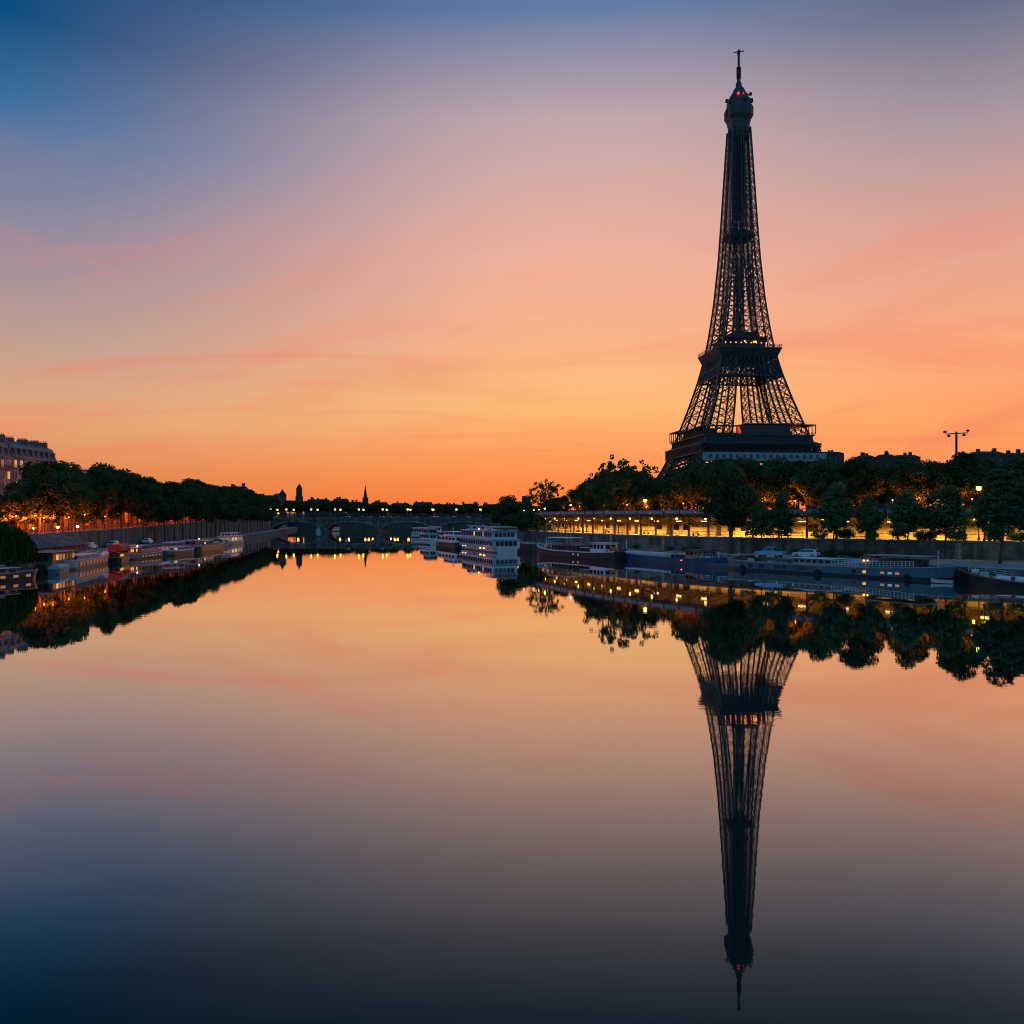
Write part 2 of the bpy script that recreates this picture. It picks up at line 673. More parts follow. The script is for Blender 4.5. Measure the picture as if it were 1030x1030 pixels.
def offs(line, side, d):
    return [(p[0] + n[0] * d, p[1] + n[1] * d) for p, n in zip(line, normals(line, side))]


def arclen(line):
    s = [0]
    for a, b in zip(line, line[1:]):
        s.append(s[-1] + math.hypot(b[0] - a[0], b[1] - a[1]))
    return s


def along(line, s):
    L = arclen(line)
    for i in range(len(line) - 1):
        if s <= L[i + 1]:
            u = (s - L[i]) / (L[i + 1] - L[i])
            a, b = line[i], line[i + 1]
            ang = math.atan2(b[1] - a[1], b[0] - a[0])
            return (a[0] + (b[0] - a[0]) * u, a[1] + (b[1] - a[1]) * u, ang)
    a, b = line[-2], line[-1]
    return (b[0], b[1], math.atan2(b[1] - a[1], b[0] - a[0]))


def strip(mb, la, za, lb, zb, flip=False):
    """ribbon between two polylines of equal length; z may be numbers or lists"""
    sa = arclen(la)
    n = len(la)
    za = za if isinstance(za, list) else [za] * n
    zb = zb if isinstance(zb, list) else [zb] * n
    for i in range(n - 1):
        d = math.hypot(la[i][0] - lb[i][0], la[i][1] - lb[i][1]) + abs(za[i] - zb[i])
        vert = math.hypot(la[i][0] - lb[i][0], la[i][1] - lb[i][1]) < .5
        p = [(*la[i], za[i]), (*la[i + 1], za[i + 1]), (*lb[i + 1], zb[i + 1]), (*lb[i], zb[i])]
        if vert:
            u = [(sa[i], za[i]), (sa[i + 1], za[i + 1]), (sa[i + 1], zb[i + 1]), (sa[i], zb[i])]
        else:
            u = [(sa[i], 0), (sa[i + 1], 0), (sa[i + 1], d), (sa[i], d)]
        if flip:
            p.reverse()
            u.reverse()
        mb.face(p, u)


QZ = 1.9
RB = crom([(112, 40), (86, 80), (67, 108), (60.7, 119.5), (50, 135), (39.6, 151), (32, 168), (24.5, 186), (13, 205), (5, 224), (-3, 245), (-8, 275), (-8, 310), (-2, 400), (6, 505), (12, 660)])
RW = crom([(140, 96), (104, 119), (76, 139), (58, 154), (41, 168), (27, 189), (12.5, 222), (5, 250), (0, 275), (-1, 310), (5, 400), (13, 505), (19, 660)])
LB = crom([(-70, 40), (-73, 100), (-74, 140), (-82, 172), (-86, 210), (-90, 250), (-97, 300), (-112, 400), (-131, 505), (-160, 660)])
LW = crom([(-82, 40), (-84, 100), (-86, 150), (-91, 200), (-97, 262), (-104, 300), (-120, 400), (-138, 505), (-168, 660)])


def lz(D):
    return interp([(40, 4.6), (160, 4.8), (202, 5.2), (262, 6.2), (300, 6.8), (400, 7.4), (505, 7.7), (660, 8)], D)


def resample(line, n):
    L = arclen(line)[-1]
    return [along(line, L * i / (n - 1))[:2] for i in range(n)]


GR = 7.5   # street level behind the station


def setting():
    # low quays
    for bank, wall, side, nm, lb in ((RB, RW, 1, 'quay', 'low stone quay below the lit station, right bank'), (LB, LW, -1, 'quay', 'low stone quay below the left bank trees')):
        b = MB()
        n = 90
        e, w = resample(bank, n), resample(wall, n)
        b.mi = 0
        strip(b, e, -2.0, e, QZ - .25, side > 0)
        b.mi = 1
        e2 = offs(e, side, -.06)
        e3 = offs(e, side, .5)
        strip(b, e2, QZ - .25, e2, QZ, side > 0)
        strip(b, e2, QZ, e3, QZ, side > 0)
        b.mi = 2
        strip(b, e3, QZ, offs(w, side, .4), QZ + .02, side > 0)
        tag(b.build(nm, [M['stone'], M['coping'], M['paving']]), lb, 'quay', kind='structure')
    # upper ground: right bank, left bank, far end, one sheet reaching to the horizon
    b = MB()
    w = offs(RW, 1, 10.6)
    far = [(3000, p[1] + (0 if i else -300)) for i, p in enumerate(w)]
    strip(b, w, GR, far, GR, True)
    w = offs(LW, -1, .5)
    z = [lz(p[1]) for p in w]
    strip(b, w, z, [(-3000, p[1]) for p in w], z)
    b.face([(-6000, 652, 6), (6000, 652, 6), (9000, 9000, 6), (-9000, 9000, 6)])
    b.face([(-6000, 652, -1), (6000, 652, -1), (6000, 652, 6), (-6000, 652, 6)])
    tag(b.build('ground', M['earth']), 'dark earth and lawns beyond the quay walls', 'ground', kind='structure')
    # streets, a few millimetres above the ground
    b = MB()
    w = offs(LW, -1, 10)
    w2 = offs(LW, -1, 24)
    strip(b, w, [lz(p[1]) + .02 for p in w], w2, [lz(p[1]) + .02 for p in w])
    w = offs(RW, 1, 16)
    w2 = offs(RW, 1, 28)
    strip(b, w, GR + .02, w2, GR + .02, True)
    tag(b.build('road', M['asphalt']), 'riverside streets under the trees on both banks', 'road', kind='structure')
    # far ridge
    b = MB()
    prof = []
    for i in range(80):
        x = -2600 + i * 65
        prof.append((x, 26 + 12 * math.sin(i * .35) + 6 * math.sin(i * 1.3 + 1) + 3 * math.sin(i * 2.9)))
    rings = []
    for (dy, k) in ((2300, .0), (2500, .7), (2700, 1.0), (3200, .8), (3800, 0)):
        rings.append([(x, dy + 60 * math.sin(x * .003), 6 + (z - 6) * k if k else 5.9) for x, z in prof])
    b.loft(rings, False, False, closed=False)
    tag(b.build('hills', M['earth'], smooth=True), 'low dark ridge on the horizon behind the city', 'hills', kind='structure')


setting()


def retaining_walls():
    r = empty('retaining_wall', (0, 0, 0), 0, 'long stone retaining wall below the lit station platform', 'wall')
    b = MB()
    w = offs(RW, 1, .0)
    strip(b, w, QZ - .3, w, 4.55, True)
    strip(b, offs(RW, 1, .8), QZ - .3, offs(RW, 1, .8), 4.55)
    b.build('wall_face', M['stone'], r)
    b = MB()
    a, c = offs(RW, 1, -.12), offs(RW, 1, .9)
    strip(b, a, 4.55, a, 4.85, True)
    strip(b, a, 4.85, c, 4.85, True)
    strip(b, a, 4.55, c, 4.55)
    b.build('coping', M['coping'], r)
    b = MB()
    c = offs(RW, 1, .3)
    L = arclen(c)[-1]
    for zz in (5.3, 5.85):
        for p, q in zip(c, c[1:]):
            b.bar((*p, zz), (*q, zz), .06)
    s = 0
    while s < L:
        x, y, _ = along(c, s)
        b.bar((x, y, 4.84), (x, y, 5.9), .06)
        s += 2.2
    b.build('railing', M['darkgrey'], r)
    # pilasters and stained buttresses give the wall its rhythm
    s = 6
    while s < 190:
        x, y, a = along(RW, s)
        b = MB()
        b.box(-.5, .5, -.02, .45, QZ, 4.5, Matrix.Translation((x, y, 0)) @ Matrix.Rotation(a, 4, 'Z'))
        b.build('buttress', M['stone_pale'], r)
        s += 19
    r = empty('retaining_wall', (0, 0, 0), 0, 'long grey stone embankment wall below the left bank street', 'wall')
    z = [lz(p[1]) + .8 for p in LW]
    zb = [q - .3 for q in z]
    b = MB()
    strip(b, LW, QZ - .3, LW, zb)
    bk = offs(LW, -1, .6)
    strip(b, bk, QZ - .3, bk, zb, True)
    b.build('wall_face', M['stone'], r)
    b = MB()
    a, c = offs(LW, -1, -.1), offs(LW, -1, .7)
    strip(b, a, zb, a, z)
    strip(b, a, z, c, z)
    strip(b, c, zb, c, z, True)
    b.build('coping', M['coping'], r)


retaining_walls()

# ------------------------------------------------------------------ the iron tower
TX, TY, TZ = 154.6, 600.0, 5.0
WT = [(0, 62.2), (10, 57), (20, 52), (34.7, 42.6), (45, 38.2), (57, 34.2), (68.6, 30.5), (80, 26.8), (100, 21.2), (112, 18.6), (120, 17.2), (128, 15.9), (150, 13.2), (180, 10.7), (210, 9.0), (234, 7.8), (268, 6.0), (280, 5.8)]
IT = [(0, 37), (20, 31), (45, 21.5), (57, 17.6), (80, 12.6), (100, 9.4), (116, 8.2), (130, 6.6), (150, 4.9), (180, 2.9), (200, 1.6), (212, 1.1), (280, .7)]


def TW(z):
    return interp(WT, z)


def TI(z):
    return interp(IT, z)


def tower():
    root = empty('lattice_tower', (TX, TY, TZ), R(6.5), 'tall dark wrought iron lattice tower with three platforms rising behind the trees', 'tower')

    def leg_truss(b, sx, sy, levels, ch, br, fine=True):
        def corners(z):
            w, i = TW(z), TI(z)
            return [(sx * w, sy * w, z), (sx * i, sy * w, z), (sx * i, sy * i, z), (sx * w, sy * i, z)]
        for z0, z1 in zip(levels, levels[1:]):
            c0, c1 = corners(z0), corners(z1)
            cm = corners((z0 + z1) / 2)
            for k in range(4):
                k2 = (k + 1) % 4
                b.bar(c0[k], c1[k], ch)
                b.bar(c0[k], c0[k2], br * .9)
                b.bar(c0[k], c1[k2], br)
                b.bar(c0[k2], c1[k], br)
                if fine:
                    mid = lambda p, q: tuple((Vector(p) + Vector(q)) / 2)
                    a0, a1, am = mid(c0[k], c0[k2]), mid(c1[k], c1[k2]), mid(cm[k], cm[k2])
                    b.bar(a0, a1, br * .55)
                    b.bar(a0, cm[k], br * .5)
                    b.bar(a0, cm[k2], br * .5)
                    b.bar(a1, cm[k], br * .5)
                    b.bar(a1, cm[k2], br * .5)

    low = [0, 8, 16, 24, 31, 38, 44.5, 51, 57]
    mid = [57, 65, 74, 82.5, 90.5, 98, 105, 110.5, 115.7]
    for sx in (-1, 1):
        for sy in (-1, 1):
            b = MB()
            leg_truss(b, sx, sy, low, 1.5, .8)
            leg_truss(b, sx, sy, mid, 1.0, .42, True)
            # the sloping lift track and stairs inside the leg
            for z0, z1 in zip(mid, mid[1:]):
                f = lambda z: (sx * (TW(z) + TI(z)) / 2, sy * (TW(z) + TI(z)) / 2, z)
                b.bar(f(z0), f(z1), .9)
            b.build('leg', M['iron'], root)
            b = MB()
            cx = sx * (62.2 + 37) / 2
            cy = sy * (62.2 + 37) / 2
            b.cham(cx - 15, cx + 15, cy - 15, cy + 15, -1.5, 3.0, .8)
            b.build('pedestal', M['stone_pale'], root)
    # great arches between the legs
    for k in range(4):
        b = MB()
        rot = Matrix.Rotation(math.pi / 2 * k, 4, 'Z')

        def P(a, rr):
            x = rr * math.cos(a)
            z = 8 + rr * math.sin(a) * .95
            return tuple(rot @ Vector((x, -TW(min(z, 50)) + .8, z)))
        n = 26
        for i in range(n):
            a0, a1 = math.pi * i / n, math.pi * (i + 1) / n
            b.bar(P(a0, 37), P(a1, 37), .9)
            b.bar(P(a0, 41), P(a1, 41), .9)
            b.bar(P(a0, 37), P(a1, 41), .5)
            b.bar(P(a0, 41), P(a1, 37), .5)
        b.build('arch', M['iron'], root)
    # first platform
    b = MB()
    sq = lambda h, z: [(-h, -h, z), (h, -h, z), (h, h, z), (-h, h, z)]

    def ringband(b, h0, z0, h1, z1, t=1.0):
        b.loft([sq(h0, z0), sq(h1, z1), sq(h1 - t, z1), sq(h0 - t, z0), sq(h0, z0)], False, False)
    ringband(b, 39.2, 51.0, 37.6, 52.4, 4)
    ringband(b, 35.8, 52.4, 35.8, 56.4)
    ringband(b, 36.9, 56.4, 36.9, 57.2, 1.6)
    b.loft([sq(36.2, 57.0), sq(36.2, 57.25)])
    b.build('first_platform', M['iron_panel'], root)
    b = MB()
    for k in range(4):
        rot = Matrix.Rotation(math.pi / 2 * k, 4, 'Z')
        n = 36
        for i in range(n):
            x0 = -35.2 + 70.4 * i / n
            b.bar(rot @ Vector((x0, -36.05, 52.4)), rot @ Vector((x0, -36.05, 56.4)), .32)
            b.bar(rot @ Vector((x0, -36.95, 57.2)), rot @ Vector((x0, -36.95, 58.4)), .12)
        b.bar(rot @ Vector((-36.9, -36.95, 58.4)), rot @ Vector((36.9, -36.95, 58.4)), .2)
        b.bar(rot @ Vector((-36.9, -36.95, 57.8)), rot @ Vector((36.9, -36.95, 57.8)), .12)
    b.build('frieze_ribs', M['iron'], root)
    b = MB()
    for k in range(4):
        rot = Matrix.Rotation(math.pi / 2 * k, 4, 'Z')
        for (y, z0, z1, n, hw) in ((-39.6, 45.4, 51, 19, 39.6), (-33, 45.4, 51, 18, 35)):
            for i in range(n):
                x0, x1 = -hw + 2 * hw * i / n, -hw + 2 * hw * (i + 1) / n
                b.bar(rot @ Vector((x0, y, z0)), rot @ Vector((x1, y, z1)), .5)
                b.bar(rot @ Vector((x0, y, z1)), rot @ Vector((x1, y, z0)), .5)
                b.bar(rot @ Vector((x0, y, z0)), rot @ Vector((x0, y, z1)), .4)
            for z in (z0, z1):
                b.bar(rot @ Vector((-hw, y, z)), rot @ Vector((hw, y, z)), .9)
    b.build('girder', M['iron'], root)
    # pale work hoarding hung under the first platform, with its square openings
    b = MB()
    for k in (0,):
        rot = Matrix.Rotation(math.pi / 2 * k, 4, 'Z')
        b.box(-40, 41.5, -43.4, -43.0, 39.6, 44.9, rot)
    h = b.build('hoarding', M['pale_sheet'], root)
    for k in (0,):
        rot = Matrix.Rotation(math.pi / 2 * k, 4, 'Z')
        for i in range(17):
            x = -36 + i * 4.4
            hz = MB()
            hz.box(x, x + 2.1, -43.55, -43.38, 41.2, 43.6, rot)
            hz.build('opening', M['darkgrey'], h)
    # pavilions and roofs of the first platform
    for (x0, x1, y0, y1, z1) in ((-8, 22, -34, -20, 64.4), (-8, 22, 20, 34, 63.6), (-34, -20, -14, 14, 63.0), (20, 34, -10, 18, 62.6)):
        b = MB()
        b.cham(x0, x1, y0, y1, 57.3, z1 - .5, .3)
        p = b.build('pavilion', M['iron_panel'], root)
        b = MB()
        b.box(x0 - .9, x1 + .9, y0 - .9, y1 + .9, z1 - .5, z1)
        b.build('pavilion_roof', M['zinc'], p)
    for (x0, x1, y0, y1, z) in ((22.9, 37.6, -37.4, -22, 63.2), (-37.6, -20, 14, 37.5, 63.6), (-37.6, -33.9, -37, 14, 62.2), (-34, -10, -38.2, -34.8, 62.0)):
        b = MB()
        b.box(x0, x1, y0, y1, z, z + .6)
        p = b.build('gallery_roof', M['iron_panel'], root)
        nx, ny = max(1, int((x1 - x0) / 4.5)), max(1, int((y1 - y0) / 4.5))
        spots = [(x0 + .4 + (x1 - x0 - .8) * i / nx, y) for i in range(nx + 1) for y in (y0 + .4, y1 - .4)]
        spots += [(x, y0 + .4 + (y1 - y0 - .8) * j / ny) for j in range(1, ny) for x in (x0 + .4, x1 - .4)]
        for x, y in spots:
            b = MB()
            b.bar((x, y, 57.3), (x, y, z), .4)
            b.build('roof_post', M['iron'], p)
    # second platform
    b = MB()
    ringband(b, 18.9, 109.4, 19.4, 110.6)
    ringband(b, 19.4, 110.6, 20.6, 113.4)
    ringband(b, 20.6, 113.4, 21.3, 115.4)
    ringband(b, 21.6, 115.4, 21.6, 116.2, 1.4)
    b.loft([sq(21.0, 115.9), sq(21.0, 116.15)])
    b.build('second_platform', M['iron_panel'], root)
    b = MB()
    for k in range(4):
        rot = Matrix.Rotation(math.pi / 2 * k, 4, 'Z')
        n = 26
        for i in range(n + 1):
            x0 = -21.4 + 42.8 * i / n
            b.bar(rot @ Vector((x0, -21.5, 116.2)), rot @ Vector((x0, -21.5, 118.2)), .16)
        for z in (117.2, 118.2):
            b.bar(rot @ Vector((-21.5, -21.5, z)), rot @ Vector((21.5, -21.5, z)), .18)
        # lattice bands under the second platform
        for (z0, z1, n) in ((103.4, 109.4, 12), (97.4, 103.4, 12)):
            y0, y1 = TW(z0), TW(z1)
            for i in range(n):
                a0, a1 = -1 + 2 * i / n, -1 + 2 * (i + 1) / n
                b.bar(rot @ Vector((a0 * y0, -y0, z0)), rot @ Vector((a1 * y1, -y1, z1)), .5)
                b.bar(rot @ Vector((a1 * y0, -y0, z0)), rot @ Vector((a0 * y1, -y1, z1)), .5)
                b.bar(rot @ Vector((a0 * y0, -y0, z0)), rot @ Vector((a0 * y1, -y1, z1)), .5)
            b.bar(rot @ Vector((-y0, -y0, z0)), rot @ Vector((y0, -y0, z0)), 1.0)
        # the small decorated arch
        zs = 100.4
        yy = TW(zs)
        for i in range(10):
            a0, a1 = math.pi * i / 10, math.pi * (i + 1) / 10
            hw = TI(zs)
            b.bar(rot @ Vector((hw * math.cos(a0), -yy, zs - 3.2 * (1 - math.sin(a0)))), rot @ Vector((hw * math.cos(a1), -yy, zs - 3.2 * (1 - math.sin(a1)))), .6)
    b.build('platform_girder', M['iron'], root)
    b = MB()
    b.cham(-13.5, 13.5, -13.5, 13.5, 116.2, 123.2, .4)
    p = b.build('pavilion', M['iron_panel'], root)
    b = MB()
    b.box(-14.4, 14.4, -14.4, 14.4, 123.2, 124)
    b.build('pavilion_roof', M['iron'], p)
    b = MB()
    b.cham(-7, 9, -8, 8, 124, 129, .4)
    b.build('lift_house', M['iron_panel'], root)
    # upper shaft
    b = MB()
    levels = [116.2]
    while levels[-1] < 266:
        z = levels[-1]
        levels.append(z + max(4.2, (TW(z) - TI(z)) * .78))
    levels[-1] = 268
    for sx in (-1, 1):
        for sy in (-1, 1):
            leg_truss(b, sx, sy, levels, .85, .36, False)
    for z0, z1 in zip(levels, levels[1:]):
        for k in range(4):
            rot = Matrix.Rotation(math.pi / 2 * k, 4, 'Z')
            i0, i1, w0, w1 = TI(z0), TI(z1), TW(z0), TW(z1)
            b.bar(rot @ Vector((-i0, -w0, z0)), rot @ Vector((i0, -w0, z0)), .4)
            if i0 > 1.3:
                b.bar(rot @ Vector((-i0, -w0, z0)), rot @ Vector((i1, -w1, z1)), .36)
                b.bar(rot @ Vector((i0, -w0, z0)), rot @ Vector((-i1, -w1, z1)), .36)
            b.bar(rot @ Vector((-w0, -w0, z0)), rot @ Vector((w0, -w0, z0)), .5)
            # secondary diagonals
            m0, m1 = (w0 + i0) / 2, (w1 + i1) / 2
            for sx in (-1, 1):
                zm = (z0 + z1) / 2
                wm, im = TW(zm), TI(zm)
                b.bar(rot @ Vector((sx * m0, -w0, z0)), rot @ Vector((sx * wm, -wm, zm)), .22)
                b.bar(rot @ Vector((sx * m0, -w0, z0)), rot @ Vector((sx * im, -wm, zm)), .22)
                b.bar(rot @ Vector((sx * m1, -w1, z1)), rot @ Vector((sx * wm, -wm, zm)), .22)
                b.bar(rot @ Vector((sx * m1, -w1, z1)), rot @ Vector((sx * im, -wm, zm)), .22)
    b.build('upper_shaft', M['iron'], root)
    # lift guides and stair well in the middle
    b = MB()
    z = 116.2
    c = 2.6
    while z < 270:
        z1 = z + 4.6
        for k in range(4):
            rot = Matrix.Rotation(math.pi / 2 * k, 4, 'Z')
            b.bar(rot @ Vector((-c, -c, z)), rot @ Vector((-c, -c, z1)), .5)
            b.bar(rot @ Vector((0, -c, z)), rot @ Vector((0, -c, z1)), .34)
            b.bar(rot @ Vector((-c, -c, z)), rot @ Vector((c, -c, z1)), .24)
            b.bar(rot @ Vector((c, -c, z)), rot @ Vector((-c, -c, z1)), .24)
            b.bar(rot @ Vector((-c, -c, z)), rot @ Vector((c, -c, z)), .5)
        z = z1
    b.build('lift_shaft', M['iron'], root)
    b = MB()
    h = TW(195) - .4
    b.cham(-h * .8, h * .8, -h * .8, h * .8, 192.6, 197.4, .5)
    b.box(-h * .95, h * .95, -h * .95, h * .95, 193.6, 194.4)
    b.build('lift_transfer', M['iron_panel'], root)

    # summit
    def octo(h, z, c=.32):
        k = h * c
        return [(-h + k, -h, z), (h - k, -h, z), (h, -h + k, z), (h, h - k, z), (h - k, h, z), (-h + k, h, z), (-h, h - k, z), (-h, -h + k, z)]
    b = MB()
    b.loft([octo(5.9, 262), octo(6.2, 270), octo(6.9, 273.5), octo(8.2, 276.2), octo(8.3, 281.4), octo(7.6, 283.2), octo(6.9, 284.6)])
    b.build('summit_gallery', M['iron_panel'], root)
    b = MB()
    for k in range(8):
        a = math.pi / 4 * k
        for j in range(5):
            t0 = a + math.pi / 4 * j / 5
            rr = 8.5
            b.bar((rr * math.cos(t0), rr * math.sin(t0), 276.2), (rr * math.cos(t0), rr * math.sin(t0), 281.6), .22)
    b.build('gallery_bars', M['iron'], root)
    b = MB()
    b.loft([octo(6.9, 284.6), octo(6.9, 287.6), octo(5.6, 288.6), octo(5.2, 291.4), octo(3.9, 293.4), octo(2.9, 296), octo(1.9, 297.4)])
    for (x, y, z, s) in ((7.2, -4, 286.6, 1.1), (7.4, 1, 289, .9), (6.2, -5.4, 290.4, .8), (-7.2, -3, 285.6, 1.0), (-6, -5.5, 288.4, .8), (6.4, 5.6, 292, .7), (-6.6, 4.5, 289.6, .9), (2, -7.2, 286.4, .9), (7.9, -1.2, 292.4, .45)):
        b.box(x - s, x + s, y - s, y + s, z - s * 1.1, z + s * 1.1)
        b.bar((x * .5, y * .5, z - s), (x, y, z), .35)
    b.build('summit_cabin', M['iron_panel'], root)
    b = MB()
    b.lathe([(1.9, 297), (2.1, 299.5), (1.3, 300.5), (1.3, 303)], 10)
    for i in range(6):
        z = 303 + i * 1.35
        b.lathe([(1.15, z), (1.6, z + .3), (1.6, z + .8), (1.15, z + 1.1), (1.1, z + 1.4)], 10)
    b.lathe([(.85, 310.8), (.8, 321)], 8)
    b.lathe([(1.1, 319.8), (1.2, 321.2), (.5, 322.4), (.2, 323.2)], 8)
    b.bar((-3.6, 0, 320.6), (-.6, 0, 321.4), .5)
    b.bar((3.8, 0, 322.2), (.6, 0, 321.4), .5)
    b.bar((0, -3, 321), (0, 3, 321.4), .4)
    b.build('antenna_mast', M['iron'], root)
    # lamps on the tower
    def glow(x, y, z, r, m, nm='lamp'):
        b = MB()
        b.ball((x, y, z), r, 8)
        b.build(nm, m, root, True)
    glow(-2.9, -6.9, 289.6, 1.0, M['l_red'], 'beacon')
    glow(1.0, -6.2, 290.2, .5, M['l_red'], 'beacon')
    for i, x in enumerate((-17, -13.6, -10, -6.4, -3, .4, 4, 7.4, 10.8, 14)):
        glow(x, -21.2, 118.9, .34, M['tail'] if i % 3 else M['l_orange'])
    for x, z in ((-1, 121.5), (5.2, 121.0), (6.4, 121.2), (12, 126.6)):
        glow(x, -13.9 if z < 124 else -9, z, .55, M['l_orange'])
    b = MB()
    for i in range(5):
        b.box(-15.2 + i * .35, -11.6 - i * .35, -34.6, -34.3, 57.8 + i * 1.2, 58.9 + i * 1.2)
    b.build('lit_sign', emit('red_glow', (1, .07, .03), .9, False), root)
    for x in (20, 23, 25.5, 28, 30.5):
        glow(x, -27, 59.2 + (x % 2), .6, M['tail'])
    point(root, (25, -30, 60), 900, (1, .12, .06), .5)
    point(root, (-13, -37, 61), 250, (1, .1, .05), .5)


tower()

# ------------------------------------------------------------------ trees
NP = np.random.RandomState(11)


def leaf_cloud(name, lobes, n, size, m, flat=.0, jitter=.5):
    """many leaf-sized quads spread through a set of lobes (x, y, z, r)"""
    L = np.array(lobes)
    w = L[:, 3] ** 2
    idx = NP.choice(len(L), n, p=w / w.sum())
    d = NP.normal(size=(n, 3))
    d /= np.linalg.norm(d, axis=1)[:, None]
    rr = L[idx, 3] * (.42 + .62 * NP.rand(n) ** .55)
    c = L[idx, :3] + d * rr[:, None] * np.array([1, 1, .85])
    nrm = d + NP.normal(size=(n, 3)) * jitter
    nrm /= np.linalg.norm(nrm, axis=1)[:, None]
    r = NP.normal(size=(n, 3))
    u = np.cross(nrm, r)
    u /= np.linalg.norm(u, axis=1)[:, None]
    v = np.cross(nrm, u)
    s = size * (.55 + .9 * NP.rand(n))
    su, sv = u * (s * .5)[:, None], v * (s * .36)[:, None]
    bend = nrm * (s * .12)[:, None]
    V = np.stack([c - su, c - sv + bend, c + su, c + sv + bend], 1).reshape(-1, 3)
    me = bpy.data.meshes.new(name)
    me.vertices.add(4 * n)
    me.vertices.foreach_set('co', V.ravel())
    me.loops.add(4 * n)
    me.loops.foreach_set('vertex_index', np.arange(4 * n, dtype=np.int32))
    me.polygons.add(n)
    me.polygons.foreach_set('loop_start', np.arange(0, 4 * n, 4, dtype=np.int32))
    me.polygons.foreach_set('loop_total', np.full(n, 4, dtype=np.int32))
    me.update()
    me.validate()
    me.materials.append(m)
    return me


def ell_lobes(rng, H, n, rx, z0, z1, rmin, rmax, power=1.0, fill=.75):
    """lobes scattered near the surface of an egg-shaped crown"""
    out = []
    zc, rz = (z0 + z1) / 2 * H, (z1 - z0) / 2 * H
    for i in range(n):
        while True:
            p = [rng.uniform(-1, 1) for _ in range(3)]
            l = math.sqrt(sum(q * q for q in p))
            if .05 < l < 1:
                break
        k = fill * rng.uniform(.55, 1.0) / l
        x, y, z = p[0] * k * rx * H, p[1] * k * rx * H, p[2] * k * rz
        taper = 1 - .35 * power * max(0, p[2] * k)
        out.append((x * taper, y * taper, zc + z, rng.uniform(rmin, rmax) * H))
    out.append((0, 0, zc, .16 * H))
    return out


def trunk_mb(rng, H, lobes, r0, fork):
    b = MB()
    top = fork * H
    bx, by = rng.uniform(-.02, .02) * H, rng.uniform(-.02, .02) * H
    b.tube([(0, 0, -.4), (0, 0, .3), (bx * .5, by * .5, top * .5), (bx, by, top), (bx * 1.4, by * 1.4, top * 1.9)], [r0 * 1.5, r0 * 1.1, r0 * .9, r0 * .75, r0 * .3], 8)
    ls = sorted(lobes, key=lambda l: -l[3])[:11]
    for (x, y, z, r) in ls:
        m = ((x * .45 + bx), (y * .45 + by), top + (z - top) * .45 + .3)
        b.tube([(bx, by, top * .94), m, (x, y, z)], [r0 * .42, r0 * .26, r0 * .09], 5)
    return b


PROTO = {}


def make_species(key, variants, H, leaf, count, size, r0, fork, **k):
    PROTO[key] = []
    for i in range(variants):
        rng = random.Random(sum(map(ord, key)) * 31 + i)
        lobes = ell_lobes(rng, H, **k)
        tb = trunk_mb(rng, H, lobes, r0, fork)
        trunk = tb.build('trunk', M['bark'], smooth=True).data
        PROTO[key].append((trunk, leaf_cloud('crown', lobes, count, size, M[leaf])))
    for o in [o for o in COL.objects if o.name.startswith('trunk')]:
        bpy.data.objects.remove(o)


make_species('plane', 5, 16, 'leaf', 7500, .62, .32, .3, n=26, rx=.36, z0=.25, z1=.97, rmin=.085, rmax=.15, fill=.86)
make_species('high', 3, 16, 'leaf', 6500, .6, .26, .46, n=22, rx=.33, z0=.45, z1=.97, rmin=.08, rmax=.14, fill=.86)
make_species('young', 4, 11, 'leaf_cool', 3300, .40, .11, .36, n=30, rx=.215, z0=.22, z1=.99, rmin=.045, rmax=.095, power=2.5, fill=.86)
make_species('sparse', 2, 18, 'leaf', 2600, .6, .22, .4, n=120, rx=.36, z0=.34, z1=.97, rmin=.018, rmax=.05, power=.5, fill=1.12)
make_species('bush', 3, 2.2, 'leaf_cool', 1100, .22, .04, .2, n=16, rx=.9, z0=-.1, z1=.9, rmin=.16, rmax=.3, fill=.7)


def tree(key, x, y, z, h, rng, name, label, cat='tree', group=None, wide=1.0):
    base = {'plane': 16, 'high': 16, 'young': 11, 'sparse': 18, 'bush': 2.2}[key]
    s = h / base
    root = empty(name, (x, y, z), rng.uniform(0, 6.28), label, cat, group)
    w = s * wide * rng.uniform(.94, 1.08)
    root.scale = (w, w * rng.uniform(.93, 1.07), s)
    tr, cr = rng.choice(PROTO[key])
    for nm, me in (('trunk', tr), ('crown', cr)):
        o = bpy.data.objects.new(nm, me)
        COL.objects.link(o)
        o.parent = root
    return root


